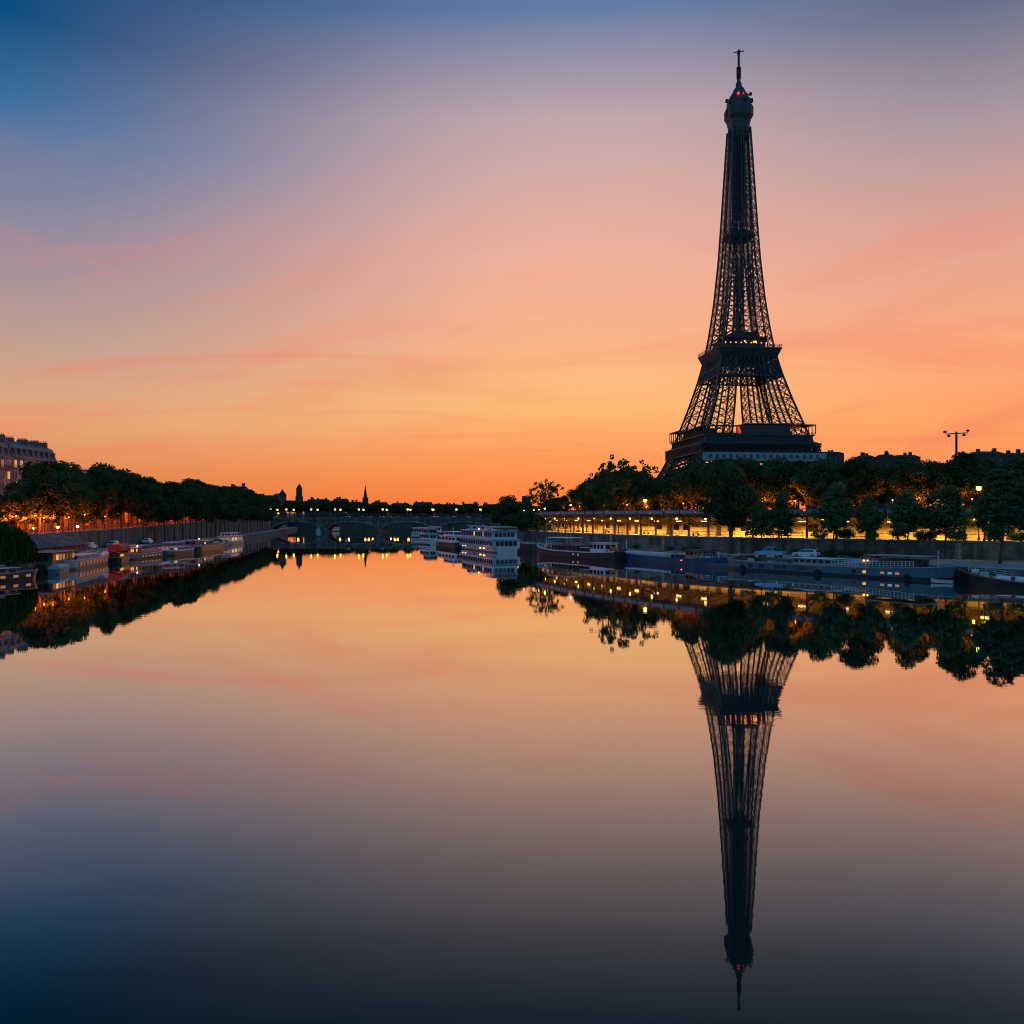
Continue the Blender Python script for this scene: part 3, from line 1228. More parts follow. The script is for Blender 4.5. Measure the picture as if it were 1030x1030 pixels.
def willow():
    x, y = -77.5, 127
    root = empty('willow_tree', (x, y, QZ), 0, 'drooping dark green willow at the left edge above the brown houseboat', 'tree')
    b = MB()
    b.tube([(0, 0, -.4), (.1, 0, 1.4), (.3, .1, 3.0)], [.42, .3, .24], 8)
    for k in range(9):
        a = k * .7
        b.tube([(.3, .1, 2.7), (2 * math.cos(a), 2 * math.sin(a), 4.9), (4.4 * math.cos(a), 4.4 * math.sin(a), 5.2)], [.16, .1, .04], 5)
    b.build('trunk', M['bark'], root, True)
    rng = random.Random(5)
    b = MB()
    for i in range(1500):
        a = rng.uniform(0, 6.283)
        rr = 7.6 * math.sqrt(rng.uniform(0, 1))
        if rng.random() < .5:
            rr = rng.uniform(5.6, 7.9)
        px, py = rr * math.cos(a), rr * math.sin(a)
        pz = 6.6 * math.sqrt(max(.05, 1 - (rr / 8.3) ** 2)) + rng.uniform(-.35, .35)
        ln = rng.uniform(1.2, 3.2) if rr < 5.5 else rng.uniform(2.0, 5.0)
        n = int(ln / .24)
        for j in range(n):
            zz = pz - j * .24
            if zz < .2:
                break
            q = rng.uniform(0, 6.283)
            cx, cy = px + .1 * math.sin(j * .4 + i), py + .1 * math.cos(j * .5 + i)
            w = .11
            dx, dy = w * math.cos(q), w * math.sin(q)
            b.face([(cx - dx, cy - dy, zz), (cx, cy, zz - .36), (cx + dx, cy + dy, zz - .02), (cx + .04, cy, zz + .2)])
    b.build('crown', M['leaf_willow'], root)


willow()

# --- left bank rows, heights follow the skyline of the wood
LTOP = [(-120, 500), (-40, 508), (2, 506), (12, 500), (20, 484), (28, 473), (40, 463), (62, 460), (75, 465), (88, 474), (98, 466), (107, 463), (118, 469), (130, 471), (142, 476), (152, 477), (165, 483), (178, 482), (195, 477),
        (206, 483), (215, 487), (235, 488), (255, 493), (268, 498), (282, 503), (330, 506)]


def left_trees():
    rng = random.Random(21)
    # front row on the low quay, thin trunks before the embankment wall
    mid = [((a[0] + b[0]) / 2, (a[1] + b[1]) / 2) for a, b in zip(resample(LB, 120), resample(LW, 120))]
    n = 0
    s = 0
    L = arclen(mid)[-1]
    while s < L:
        x, y, a = along(mid, s)
        if 212 < y < 470:
            px = pxof(x, y)
            h = (zof(interp(LTOP, px) + 10, y) - QZ) * rng.uniform(.8, .95)
            h = min(16, max(9, h))
            tree('high', x - 2, y, QZ, h, rng, 'plane_tree', f'{ORD[n]} tree from the near end, left quay row below the embankment wall', group='trees on the left quay', wide=.9)
            n += 1
        s += 9 if y < 330 else 12
    # rows along the street
    nm = ['nearest the river wall', 'in the middle', 'farthest from the river']
    for row, (off, sp, y0) in enumerate(((5, 9.5, 148), (15, 10.5, 160), (27, 11.5, 190))):
        ln = offs(LW, -1, off)
        s = rng.uniform(0, 4)
        L = arclen(ln)[-1]
        n = 0
        while s < L:
            x, y, a = along(ln, s)
            if y0 < y < 560:
                px = pxof(x, y)
                z = lz(y)
                ztop = zof(interp(LTOP, px), y)
                h = (ztop - z) * (rng.uniform(.78, .92) if row == 0 else rng.uniform(.9, 1.03))
                h = min(20.5, h)
                if h > 5:
                    tree('plane', x + rng.uniform(-1, 1), y, z, h, rng, 'plane_tree', f'{ORD[n]} broad tree from the near end, left street row {nm[row]}',
                         group='plane trees along the left bank street', wide=rng.uniform(.84, 1.02))
                    n += 1
            s += sp * rng.uniform(.85, 1.15) * (1 if y < 330 else 1.5)


left_trees()


def small_left_trees():
    rng = random.Random(61)
    ln = offs(LW, -1, 7.5)
    for i, (px, h) in enumerate(((2, 8.5), (12, 8), (21, 8.6), (30, 7.8), (39, 8.4), (48, 7.6), (56, 8), (84, 7.4), (104, 7.6))):
        q = min(ln, key=lambda k: abs(pxof(k[0], k[1]) - px))
        tree('plane', q[0], q[1], lz(q[1]), h, rng, 'small_tree', f'{ORD[i]} small lamp lit tree under the tall left trees, from the left', 'tree', 'small lamp lit trees of the left street', 1.25)


small_left_trees()

RTOP = [(495, 503), (503, 499), (513, 496), (524, 500), (535, 506), (548, 500), (560, 500), (568, 502), (575, 497), (583, 484), (592, 475), (606, 471), (625, 470), (642, 470), (655, 474), (667, 479), (680, 472), (690, 464), (705, 462), (722, 459), (770, 458),
        (830, 458), (850, 456), (870, 457), (900, 461), (930, 458), (952, 452), (970, 451), (985, 456), (1000, 456), (1030, 453), (1120, 450), (1400, 440)]


def right_trees():
    rng = random.Random(33)
    names = ['row right behind the station roof', 'second row behind the station', 'third row behind the station', 'fourth row towards the tower', 'last row before the tower gardens']
    for row, (off, sp) in enumerate(((14, 7.6), (30, 9.5), (42, 10), (58, 11), (82, 13))):
        ln = offs(RW, 1, off)
        L = arclen(ln)[-1]
        s = rng.uniform(0, 5)
        n = 0
        while s < L:
            x, y, a = along(ln, s)
            px = pxof(x, y)
            if 576 < px < 1110 and y < 330:
                ztop = zof(interp(RTOP, px), y)
                h = (ztop - GR) * ((rng.uniform(.9, 1.0) if px > 690 else rng.uniform(.68, .86)) if row == 0 else rng.uniform(.82, .95) if row == 1 else rng.uniform(.93, 1.02))
                h = min(25, h)
                tree('plane', x, y, GR, h, rng, 'plane_tree', f'{ORD[n]} dark tree from the right end, {names[row]}', group='trees behind the station', wide=1.0)
                n += 1
            s += sp * rng.uniform(.85, 1.2)
    # behind the camera's view of the tower foot: the garden trees round its base
    n = 0
    for (px, D) in ((588, 330), (604, 350), (620, 340), (640, 360), (664, 380), (684, 400), (712, 410), (736, 400), (760, 420), (786, 410), (812, 420), (838, 400), (862, 380), (886, 390), (912, 370), (938, 380), (966, 360), (994, 370), (1022, 360)):
        x = at(px, D)
        h = min(26, (zof(interp(RTOP, px) + 1, D) - GR) * rng.uniform(.93, 1.0))
        tree('plane', x, D, GR, h, rng, 'plane_tree', f'{ORD[n]} garden tree at the foot of the tower, from the left', group='garden trees round the tower')
        n += 1
    # trees that stand on the low quay and in front of the station
    T = [('plane', 735, 163, 461, 'large_tree', 'large dark quay tree with bare trunk before the station, left of the parked pickup', 1.0, 'plane_tree'),
         ('young', 766, 158, 500, 'x', 'small young tree before the lit station just right of the large dark quay tree', 1.0, 'young_tree'),
         ('young', 787, 155, 490, 'x', 'slender pointed young tree before the station behind the pickup', 1.0, 'young_tree'),
         ('young', 838, 150, 478, 'x', 'tall pointed young tree before the station, right of the silver hatchback', 1.05, 'young_tree'),
         ('young', 872, 147, 492, 'x', 'rounded young tree before the station above the canopy of the long grey barge', 1.1, 'young_tree'),
         ('young', 912, 144, 487, 'x', 'bluish green young tree before the station above the stern of the long grey barge', 1.1, 'young_tree'),
         ('young', 951, 141, 484, 'x', 'bushy young tree before the station, left of the bright street lamp', 1.45, 'young_tree'),
         ('young', 1006, 127, 466, 'x', 'big bushy green tree before the station, right of the bright street lamp', 1.45, 'young_tree'),
         ('young', 1036, 134, 474, 'x', 'bushy tree cut by the right edge of the view before the station', 1.4, 'young_tree'),
         ('sparse', 622, 214, 459, 'x', 'tall thin tree with sparse leaves against the sky before big round trees', 1.0, 'sparse_tree'),
         ('sparse', 641, 218, 464, 'x', 'second open tree with sparse leaves right of the tallest feathery one', .9, 'sparse_tree'),
         ('sparse', 549, 252, 482, 'x', 'thin open feathery tree against the sky at the far station end', 1.0, 'sparse_tree'),
         ('plane', 513, 262, 496, 'x', 'small round dark tree behind the white passenger boat', .95, 'plane_tree'),
         ('plane', 528, 250, 510, 'x', 'low dark bushy tree behind the bow of the maroon barge', 1.15, 'plane_tree'),
         ('plane', 541, 246, 506, 'x', 'low dark tree at the far end of the station platform', 1.1, 'plane_tree'),
         ('plane', 566, 262, 497, 'x', 'dark tree behind the far end of the station roof', 1.0, 'plane_tree'),
         ('plane', 556, 275, 499, 'x', 'dark tree behind the thin feathery tree', 1.0, 'plane_tree'),
         ('plane', 534, 300, 505, 'x', 'dark tree behind the two low bank trees near the white boat', 1.1, 'plane_tree'),
         ('plane', 505, 320, 503, 'x', 'distant dark tree left of the small round tree near the bridge end', .9, 'plane_tree')]
    for key, px, D, top, _, label, wide, name in T:
        z = QZ if (D < 170 or key == 'sparse' or px < 545) else GR
        x = at(px, D)
        if px > 545 and D > 240:
            z = 4.85 if px < 560 else GR
        tree(key, x, D, z, zof(top, D) - z, rng, name, label, wide=wide)
    # bushes at the foot of the retaining wall
    n = 0
    for px, D, h in ((800, 152, 1.6), (822, 149, 1.8), (836, 147.5, 2.0), (848, 146.5, 1.7), (862, 145.5, 2.1), (880, 144, 1.6), (700, 172, 1.4), (690, 174, 1.2), (672, 178, 1.3), (640, 186, 1.5), (612, 194, 1.4)):
        x = at(px, D)
        tree('bush', x, D, QZ, h, rng, 'bush', f'{ORD[n]} small bush below the retaining wall, rightwards from the silver hatchback' if n < 6 else
             f'{ORD[n - 6]} small bush below the retaining wall, leftwards from the large quay tree', 'bush', 'bushes below the retaining wall')
        n += 1


right_trees()


def platform_shrubs():
    rng = random.Random(77)
    ln = offs(RW, 1, 1.2)
    for i, (px, h) in enumerate(((758, 2.2), (776, 2.6), (826, 2.8), (846, 3.0), (862, 2.6), (881, 2.0), (898, 3.0), (922, 3.2), (938, 3.0), (960, 3.3), (996, 3.0), (1016, 3.2))):
        q = min(ln, key=lambda k: abs(pxof(k[0], k[1]) - px))
        tree('bush', q[0], q[1], 4.85, h * .72, rng, 'shrub', f'{ORD[i]} leafy shrub on the wall edge before the lit station, from the left', 'shrub', 'shrubs along the station edge', 1.1)


platform_shrubs()


def far_trees():
    rng = random.Random(45)
    for px, D, top, lb in ((242, 590, 491, 'first'), (250, 600, 493.5, 'second'), (258, 590, 495.5, 'third'), (266, 600, 497.5, 'fourth'), (274, 610, 500, 'fifth'), (291, 640, 501.5, 'sixth')):
        tree('plane', at(px, D), D, 8, zof(top, D) - 8, rng, 'far_tree', f'{lb} tree on the slope behind the left bridge end, from the left', group='trees behind the left bridge end', wide=1.15)
    n = 0
    for i in range(42):
        px = 262 + i * 6.6 + rng.uniform(-3, 3)
        D = rng.uniform(668, 760)
        top = interp([(262, 500), (300, 503), (335, 502), (365, 505), (400, 506), (480, 506.5), (545, 506)], px) + rng.uniform(-1.2, 2)
        if 378 < px < 390:
            top += 1
        h = zof(top, D) - 6
        tree('high', at(px, D), D, 6, h, rng, 'far_tree', f'{ORD[n]} dark tree on the far bank behind the bridge, from the left', group='trees on the far bank', wide=1.5)
        n += 1


far_trees()


# ------------------------------------------------------------------ buildings
def apartment(x, y0, y1, depth, z, floors, label, seed, detail=True, faces=1, fl=3.25, attic=5.4, lit=.16):
    """stone apartment house whose street front looks along +X at x, from y0 to y1"""
    rng = random.Random(seed)
    w = y1 - y0
    root = empty('apartment_building', (x, y0, z), 0, label, 'building', 'stone apartment houses on the left bank')
    H = floors * fl + 1.2
    b = MB()
    def wallq(p, q, z0, z1):
        l = math.hypot(q[0] - p[0], q[1] - p[1])
        b.face([(*p, z0), (*q, z0), (*q, z1), (*p, z1)], [(0, z0), (l, z0), (l, z1), (0, z1)])
    wallq((0, 0), (0, w), 0, H)
    wallq((-depth, 0), (0, 0), 0, H)
    wallq((0, w), (-depth, w), 0, H)
    wallq((-depth, w), (-depth, 0), 0, H)
    b.build('wall', M['facade'], root)
    b = MB()
    for k, zz in enumerate([1 * fl + 1.0, 2 * fl + 1.0, (floors - 1) * fl + 1.0, H]):
        d = .55 if k in (1, 2) else .35
        b.box(-.1, d, -.003, w + .003, zz - .28, zz)
    b.build('cornice', M['stone_pale'], root)
    b = MB()
    for zz in (2 * fl + 1.0, (floors - 1) * fl + 1.0):
        for q in range(int(w / .35)):
            yy = q * .35 + .2
            b.bar((.5, yy, zz), (.5, yy, zz + .95), .05)
        b.bar((.5, .1, zz + .95), (.5, w - .1, zz + .95), .08)
    b.build('balcony_railing', M['black'], root)
    b = MB()
    a = attic
    b.loft([[(0.1, 0, H), (0.1, w, H), (-depth, w, H), (-depth, 0, H)], [(-1.3, .15, H + a * .72), (-1.3, w - .15, H + a * .72), (-depth + 1.3, w - .15, H + a * .72), (-depth + 1.3, .15, H + a * .72)],
            [(-4.2, .4, H + a), (-4.2, w - .4, H + a), (-depth + 4.2, w - .4, H + a), (-depth + 4.2, .4, H + a)]], False)
    roof = b.build('roof', M['zinc'], root)
    for yy in ([.8, w - .9] + [w * k / 4 for k in (1, 2, 3)]):
        b = MB()
        xx = rng.uniform(-6, -3)
        b.cham(xx - 1.6, xx + 1.6, yy - .5, yy + .5, H + a * .6, H + a + .9, .08)
        for q in range(5):
            b.lathe([(.16, 0), (.13, .55)], 6, (xx - 1.2 + q * .6, yy, H + a + .85))
        b.build('chimney', M['brick'], roof)
    bays = max(2, int(w / 2.9))
    sp = w / bays
    wb = MB()
    wb.box(-.06, .05, -.62, .62, 0, 2.15)
    fb = MB()
    for (ya, yb, za, zb) in ((-.74, -.62, 0, 2.15), (.62, .74, 0, 2.15), (-.74, .74, 2.15, 2.32), (-.04, .04, 0, 2.15)):
        fb.box(-.02, .09, ya, yb, za, zb)
    meshes = {}
    tmp = []
    for key, mm in (('dark', M['glass']), ('lit', M['win_warm']), ('dim', M['win_dim'])):
        o = wb.build('window', mm)
        meshes[key] = o.data
        tmp.append(o)
    o = fb.build('frame', M['offwhite'])
    fm = o.data
    tmp.append(o)
    for o in tmp:
        bpy.data.objects.remove(o)
    if detail:
        nwin = 0
        for f in range(floors - 1, -1, -1):
            for k in range(bays):
                nwin += 1
                if nwin > 90:
                    break
                r = rng.random()
                key = 'lit' if r < lit * .5 else 'dim' if r < lit else 'dark'
                o = bpy.data.objects.new('window', meshes[key])
                COL.objects.link(o)
                o.parent = root
                o.location = (0, sp * (k + .5), f * fl + 1.25)
                q = bpy.data.objects.new('frame', fm)
                COL.objects.link(q)
                q.parent = o
        for k in range(bays):
            b = MB()
            yy = sp * (k + .5)
            b.box(-1.5, .02, yy - .62, yy + .62, H + .7, H + 2.5)
            b.box(-1.5, .12, yy - .75, yy + .75, H + 2.5, H + 2.68)
            d = b.build('dormer', M['zinc'], roof)
    return root


def left_buildings():
    apartment(-149, 205, 236, 14, 5.2, 6, 'pale stone apartment house with grey mansard roof cut by the left edge of the view', 1, lit=.16)
    apartment(-149, 236.4, 262, 14, 5.8, 6, 'middle stone apartment house with lit windows rising above the left trees', 2, lit=.2, attic=5.8)
    apartment(-149, 262.4, 288, 14, 6.2, 6, 'end stone apartment house with tall chimneys next to the big left tree', 3, lit=.2, attic=5.2)
    apartment(-160, 300, 345, 14, 6.8, 4, 'lower stone house hidden behind the left bank trees', 4, lit=.2)
    apartment(-168, 350, 400, 14, 7.2, 4, 'long house behind the far part of the left tree rows', 5, lit=.2)


left_buildings()


def block(px0, px1, D, top, depth, label, roof='hip', seed=0, zbase=6, group=None, wallm='silhouette_stone', rh=None):
    """distant city block: walls, mansard roof, chimneys, rows of windows"""
    rng = random.Random(seed)
    x0, x1 = at(px0, D), at(px1, D)
    w = x1 - x0
    ht = zof(top, D) - zbase
    root = empty('city_building', (x0, D, zbase), 0, label, 'building', group)
    rh = rh or min(5, ht * .25)
    H = ht - rh
    b = MB()
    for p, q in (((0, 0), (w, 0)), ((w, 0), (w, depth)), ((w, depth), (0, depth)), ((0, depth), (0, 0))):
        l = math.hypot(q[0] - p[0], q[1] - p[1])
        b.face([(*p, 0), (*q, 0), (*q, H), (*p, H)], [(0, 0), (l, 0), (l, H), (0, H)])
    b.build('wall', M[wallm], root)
    b = MB()
    i = min(depth * .35, 4)
    j = min(w * .12, 3)
    b.loft([[(-.3, -.3, H), (w + .3, -.3, H), (w + .3, depth + .3, H), (-.3, depth + .3, H)], [(j, i, H + rh), (w - j, i, H + rh), (w - j, depth - i, H + rh), (j, depth - i, H + rh)]])
    rf = b.build('roof', M['city_roof'], root)
    for k in range(rng.randint(2, 4)):
        xx = rng.uniform(.1, .9) * w
        b = MB()
        b.cham(xx - .9, xx + .9, depth * .4, depth * .4 + 1.2, H + rh * .4, H + rh + rng.uniform(1, 2.2), .1)
        b.build('chimney', M['brick'], rf)
    floors = max(2, int(H / 3.4))
    bays = max(2, min(9, int(w / 4)))
    for f in range(floors):
        for k in range(bays):
            b = MB()
            xx = w * (k + .5) / bays
            b.box(xx - .6, xx + .6, -.06, .05, f * 3.3 + 1.2, f * 3.3 + 3.1)
            b.build('window', M['win_dim'] if rng.random() < .05 else M['glass'], root)
    return root


def skyline():
    g = 'city blocks on the horizon'
    B = [(225, 246, 560, 489, 'roofs stepping down the slope beyond the last left bank trees'),
         (256, 281, 640, 498, 'long dark block left of the conical turret'),
         (306, 331, 820, 502, 'low dark block right of the square stone tower'),
         (333, 350, 900, 501.5, 'dark block between the square tower and the spire, left one'),
         (351, 363, 860, 504.5, 'narrow dark block just left of the church spire'),
         (372, 390, 860, 505, 'low block just right of the church spire'),
         (392, 412, 960, 506, 'flat block above the middle of the bridge'),
         (414, 436, 980, 505, 'wide block above the right part of the bridge'),
         (438, 462, 900, 507, 'long low block behind the right bridge lamps'),
         (463, 482, 860, 506.5, 'block behind the white passenger boat, left one'),
         (484, 500, 880, 507, 'block behind the white passenger boat, right one')]
    for i, (a, b_, D, top, lb) in enumerate(B):
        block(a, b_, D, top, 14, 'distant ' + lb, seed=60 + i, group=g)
    # conical turret
    D = 660
    r = empty('turret', (at(284, D), D, 6), 0, 'distant turret with a conical roof left of the square stone tower', 'tower')
    b = MB()
    zt = zof(498, D) - 6
    b.lathe([(3.0, 0), (3.0, zt)], 14)
    b.build('wall', M['silhouette_stone'], r)
    b = MB()
    b.lathe([(3.5, zt), (1.2, zt + 2.6), (.1, zt + 4.6)], 14)
    b.build('roof', M['city_roof'], r)
    # square stone tower with a domed top
    D = 900
    x = at(301, D)
    r = empty('bell_tower', (x, D, 6), 0, 'distant square stone bell tower with a pointed dome', 'tower')
    z1, z2, z3 = zof(499, D) - 6, zof(491, D) - 6, zof(486.5, D) - 6
    b = MB()
    b.cham(-3.2, 3.2, -3.2, 3.2, 0, z1, .3)
    b.cham(-2.6, 2.6, -2.6, 2.6, z1, z2, .3)
    b.build('wall', M['silhouette_stone'], r)
    b = MB()
    for q in (-1, 1):
        b.box(q * 1.2 - .5, q * 1.2 + .5, -2.7, -2.55, z1 + 1.5, z2 - 1.8)
    b.build('belfry_openings', M['black'], r)
    b = MB()
    b.lathe([(2.7, z2), (2.3, z2 + 1.6), (1.2, z2 + 3), (.5, z3 - .8), (.1, z3 + .8)], 10)
    b.build('dome', M['city_roof'], r)
    # church with a slender spire
    D = 860
    x = at(367.5, D)
    r = empty('church', (x, D, 6), 0, 'distant church with a slender pointed spire above the bridge', 'church')
    z1, z3 = zof(503.5, D) - 6, zof(488, D) - 6
    b = MB()
    b.cham(-2.6, 2.6, -2.6, 2.6, 0, z1, .2)
    b.build('belfry', M['silhouette_stone'], r)
    b = MB()
    b.loft([[(-2.3, -2.3, z1), (2.3, -2.3, z1), (2.3, 2.3, z1), (-2.3, 2.3, z1)], [(-1.5, -1.5, z1 + 4), (1.5, -1.5, z1 + 4), (1.5, 1.5, z1 + 4), (-1.5, 1.5, z1 + 4)],
            [(-.1, -.1, z3), (.1, -.1, z3), (.1, .1, z3), (-.1, .1, z3)]])
    for sx in (-1, 1):
        for sy in (-1, 1):
            b.lathe([(.5, z1), (.4, z1 + 1.5), (.05, z1 + 4)], 6, (sx * 2.1, sy * 2.1, 0))
    b.build('spire', M['city_roof'], r)
    b = MB()
    b.loft([[(-4, 2.6, 0), (4, 2.6, 0), (4, 2.6, z1 * .55), (0, 2.6, z1 * .8), (-4, 2.6, z1 * .55)], [(-4, 26, 0), (4, 26, 0), (4, 26, z1 * .55), (0, 26, z1 * .8), (-4, 26, z1 * .55)]])
    b.build('nave', M['silhouette_stone'], r)
    # roofs at right, behind the trees
    g = 'city roofs behind the right bank trees'
    for i, (a, b_, D, top, lb) in enumerate(((821, 849, 700, 454, 'grey building top just right of the tower foot'), (889, 901, 520, 456.5, 'dark square rooftop left of the floodlight mast'), (903, 926, 540, 457.2, 'long flat roof left of the floodlight mast'),
                                            (984, 1011, 470, 453.4, 'flat roofed block right of the floodlight mast'), (868, 880, 560, 457.5, 'small pointed rooftop among the right trees'), (1014, 1046, 480, 455, 'roof block at the right edge of the view'))):
        block(a, b_, D, top, 14, lb, seed=90 + i, group=g, zbase=GR, rh=1.6)
    # lower blocks right of the bridge on the horizon
    for i, (a, b_, D, top, lb) in enumerate(((524, 534, 420, 503, 'pale narrow house between the small round tree and the feathery tree'),)):
        block(a, b_, D, top, 10, lb, seed=120 + i, zbase=GR, rh=2.4)


skyline()


def mast():
    D = 300
    x = at(962, D)
    r = empty('floodlight_mast', (x, D, GR), 0, 'dark T shaped floodlight mast standing up above the right trees', 'mast')
    zt = zof(436, D) - GR
    b = MB()
    b.tube([(0, 0, -.3), (0, 0, zt + .6)], [.5, .36], 10)
    b.build('pole', M['black'], r)
    b = MB()
    b.bar((-3.4, 0, zt - .2), (3.4, 0, zt + .2), .34, .34, True)
    b.build('crossarm', M['black'], r)
    for q in (-3.9, -2.6, 2.6, 3.9):
        b = MB()
        zz = zt + (.7 if abs(q) > 3 else -.75) + q * .06
        b.lathe([(.2, -.3), (.55, -.2), (.6, .25), (.25, .4)], 8, (q, 0, zz))
        b.bar((q * .95, 0, zt), (q, 0, zz), .18)
        b.build('floodlight', M['black'], r)


mast()

# ------------------------------------------------------------------ the stone bridge
def bridge():
    Y0, Y1 = 503.0, 518.0
    xa, xb = at(274, 505), at(546, 505)
    n = 5
    span = (xb - xa - 4 * 3.2) / n
    root = empty('stone_bridge', (0, 0, 0), 0, 'low stone bridge of five arches crossing the river in the distance', 'bridge')
    top, crown, spring = 7.6, 6.2, 1.4
    b = MB()
    x = xa
    spans = []
    for i in range(n):
        spans.append((x, x + span))
        x += span + 3.2
    for y, fl in ((Y0, False), (Y1, True)):
        for (s0, s1) in spans:
            m = 20
            for k in range(m):
                u0, u1 = k / m, (k + 1) / m
                f = lambda u: spring + (crown - spring) * math.sqrt(max(0, 1 - (2 * u - 1) ** 2))
                a, c = s0 + (s1 - s0) * u0, s0 + (s1 - s0) * u1
                p = [(a, y, f(u0)), (c, y, f(u1)), (c, y, top), (a, y, top)]
                b.face(p if not fl else p[::-1], [(q[0], q[2]) for q in (p if not fl else p[::-1])])
        edges = [xa - 30] + [q for s in spans for q in s] + [xb + 30]
        for a, c in zip(edges[::2], edges[1::2]):
            p = [(a, y, -1), (c, y, -1), (c, y, top), (a, y, top)]
            b.face(p if not fl else p[::-1], [(q[0], q[2]) for q in (p if not fl else p[::-1])])
    b.build('spandrel', M['stone'], root)
    b = MB()
    for (s0, s1) in spans:
        m = 20
        f = lambda u: spring + (crown - spring) * math.sqrt(max(0, 1 - (2 * u - 1) ** 2))
        for k in range(m):
            u0, u1 = k / m, (k + 1) / m
            a, c = s0 + (s1 - s0) * u0, s0 + (s1 - s0) * u1
            b.face([(a, Y0, f(u0)), (a, Y1, f(u0)), (c, Y1, f(u1)), (c, Y0, f(u1))], [(0, k), (15, k), (15, k + 1), (0, k + 1)])
        for q in (s0, s1):
            b.face([(q, Y0, -1), (q, Y1, -1), (q, Y1, spring), (q, Y0, spring)], [(0, 0), (15, 0), (15, 2), (0, 2)])
    b.build('arch_soffit', M['stone'], root)
    for i in range(n):
        s0, s1 = spans[i]
        b = MB()
        f = lambda u, d: (spring + (crown + d - spring) * math.sqrt(max(0, 1 - (2 * u - 1) ** 2)))
        for k in range(24):
            u0, u1 = k / 24, (k + 1) / 24
            a, c = s0 + (s1 - s0) * u0, s0 + (s1 - s0) * u1
            b.face([(a, Y0 - .12, f(u0, 0)), (c, Y0 - .12, f(u1, 0)), (c, Y0 - .12, f(u1, 0) + .7), (a, Y0 - .12, f(u0, 0) + .7)])
            b.face([(a, Y0 - .12, f(u0, 0)), (a, Y0, f(u0, 0)), (c, Y0, f(u1, 0)), (c, Y0 - .12, f(u1, 0))])
        b.build('arch_ring', M['stone_pale'], root)
    for i in range(n - 1):
        s0, s1 = spans[i][1], spans[i + 1][0]
        c = (s0 + s1) / 2
        b = MB()
        r = 1.9
        b.loft([[(c + r * math.cos(math.pi + math.pi * k / 10), Y0 - .02 + 1.4 * r * math.sin(math.pi + math.pi * k / 10), z) for k in range(11)] for z in (-1, 3.0)])
        b.loft([[(c + r * 1.08 * math.cos(math.pi + math.pi * k / 10), Y0 - .02 + 1.5 * r * math.sin(math.pi + math.pi * k / 10), z) for k in range(11)] for z in (3.0, 3.4)])
        b.build('pier', M['stone'], root)
    b = MB()
    b.box(xa - 40, xb + 40, Y0 - .5, Y1 + .5, top, top + .42)
    b.build('deck', M['coping'], root)
    for y in (Y0 - .3, Y1):
        b = MB()
        b.box(xa - 40, xb + 40, y, y + .3, top + .42, top + 1.25)
        b.box(xa - 40, xb + 40, y - .08, y + .38, top + 1.25, top + 1.42)
        b.build('parapet', M['stone'], root)
    return top + .42


BT = bridge()


# ------------------------------------------------------------------ lamps
def lantern(h, r, m, arm=False):
    """(post, lantern) meshes of a street lamp of height h with a glowing lantern"""
    b = MB()
    b.lathe([(.22, 0), (.22, .3), (.12, .5), (.09, 1.2), (.07, h * .95), (.1, h - r * .9)], 8)
    if arm:
        b.bar((-.5, 0, h - r), (.5, 0, h - r), .06)
    return b


M['far_orange'] = emit('far_lamp_orange', (1, .3, .05), 12, False)
M['far_white'] = emit('far_lamp_white', (1, .6, .3), 10, False)


class Lamps:
    cache = {}


def lamp(x, y, z, h, m, label, r=.42, group=None, watts=0, col=(1, .5, .12), name='street_lamp', cat='street lamp', hood=False):
    root = empty(name, (x, y, z), 0, label, cat, group)
    key = (round(h, 1), r, m)
    if key not in Lamps.cache:
        p = lantern(h, r, m).build('post', M['black'])
        b = MB()
        b.ball((0, 0, h), r, 10)
        l = b.build('lantern', M[m], None, True)
        b = MB()
        b.lathe([(r * 1.1, h + r * .55), (r * .75, h + r * .95), (.05, h + r * 1.5)], 8)
        c = b.build('cap', M['black'])
        Lamps.cache[key] = [o.data for o in (p, l, c)]
        for o in (p, l, c):
            bpy.data.objects.remove(o)
    for nm, me in zip(('post', 'lantern', 'cap'), Lamps.cache[key]):
        o = bpy.data.objects.new(nm, me)
        COL.objects.link(o)
        o.parent = root
    if watts:
        (spot if hood else point)(root, (0, 0, h - r - .25), watts, col, .3)
    return root


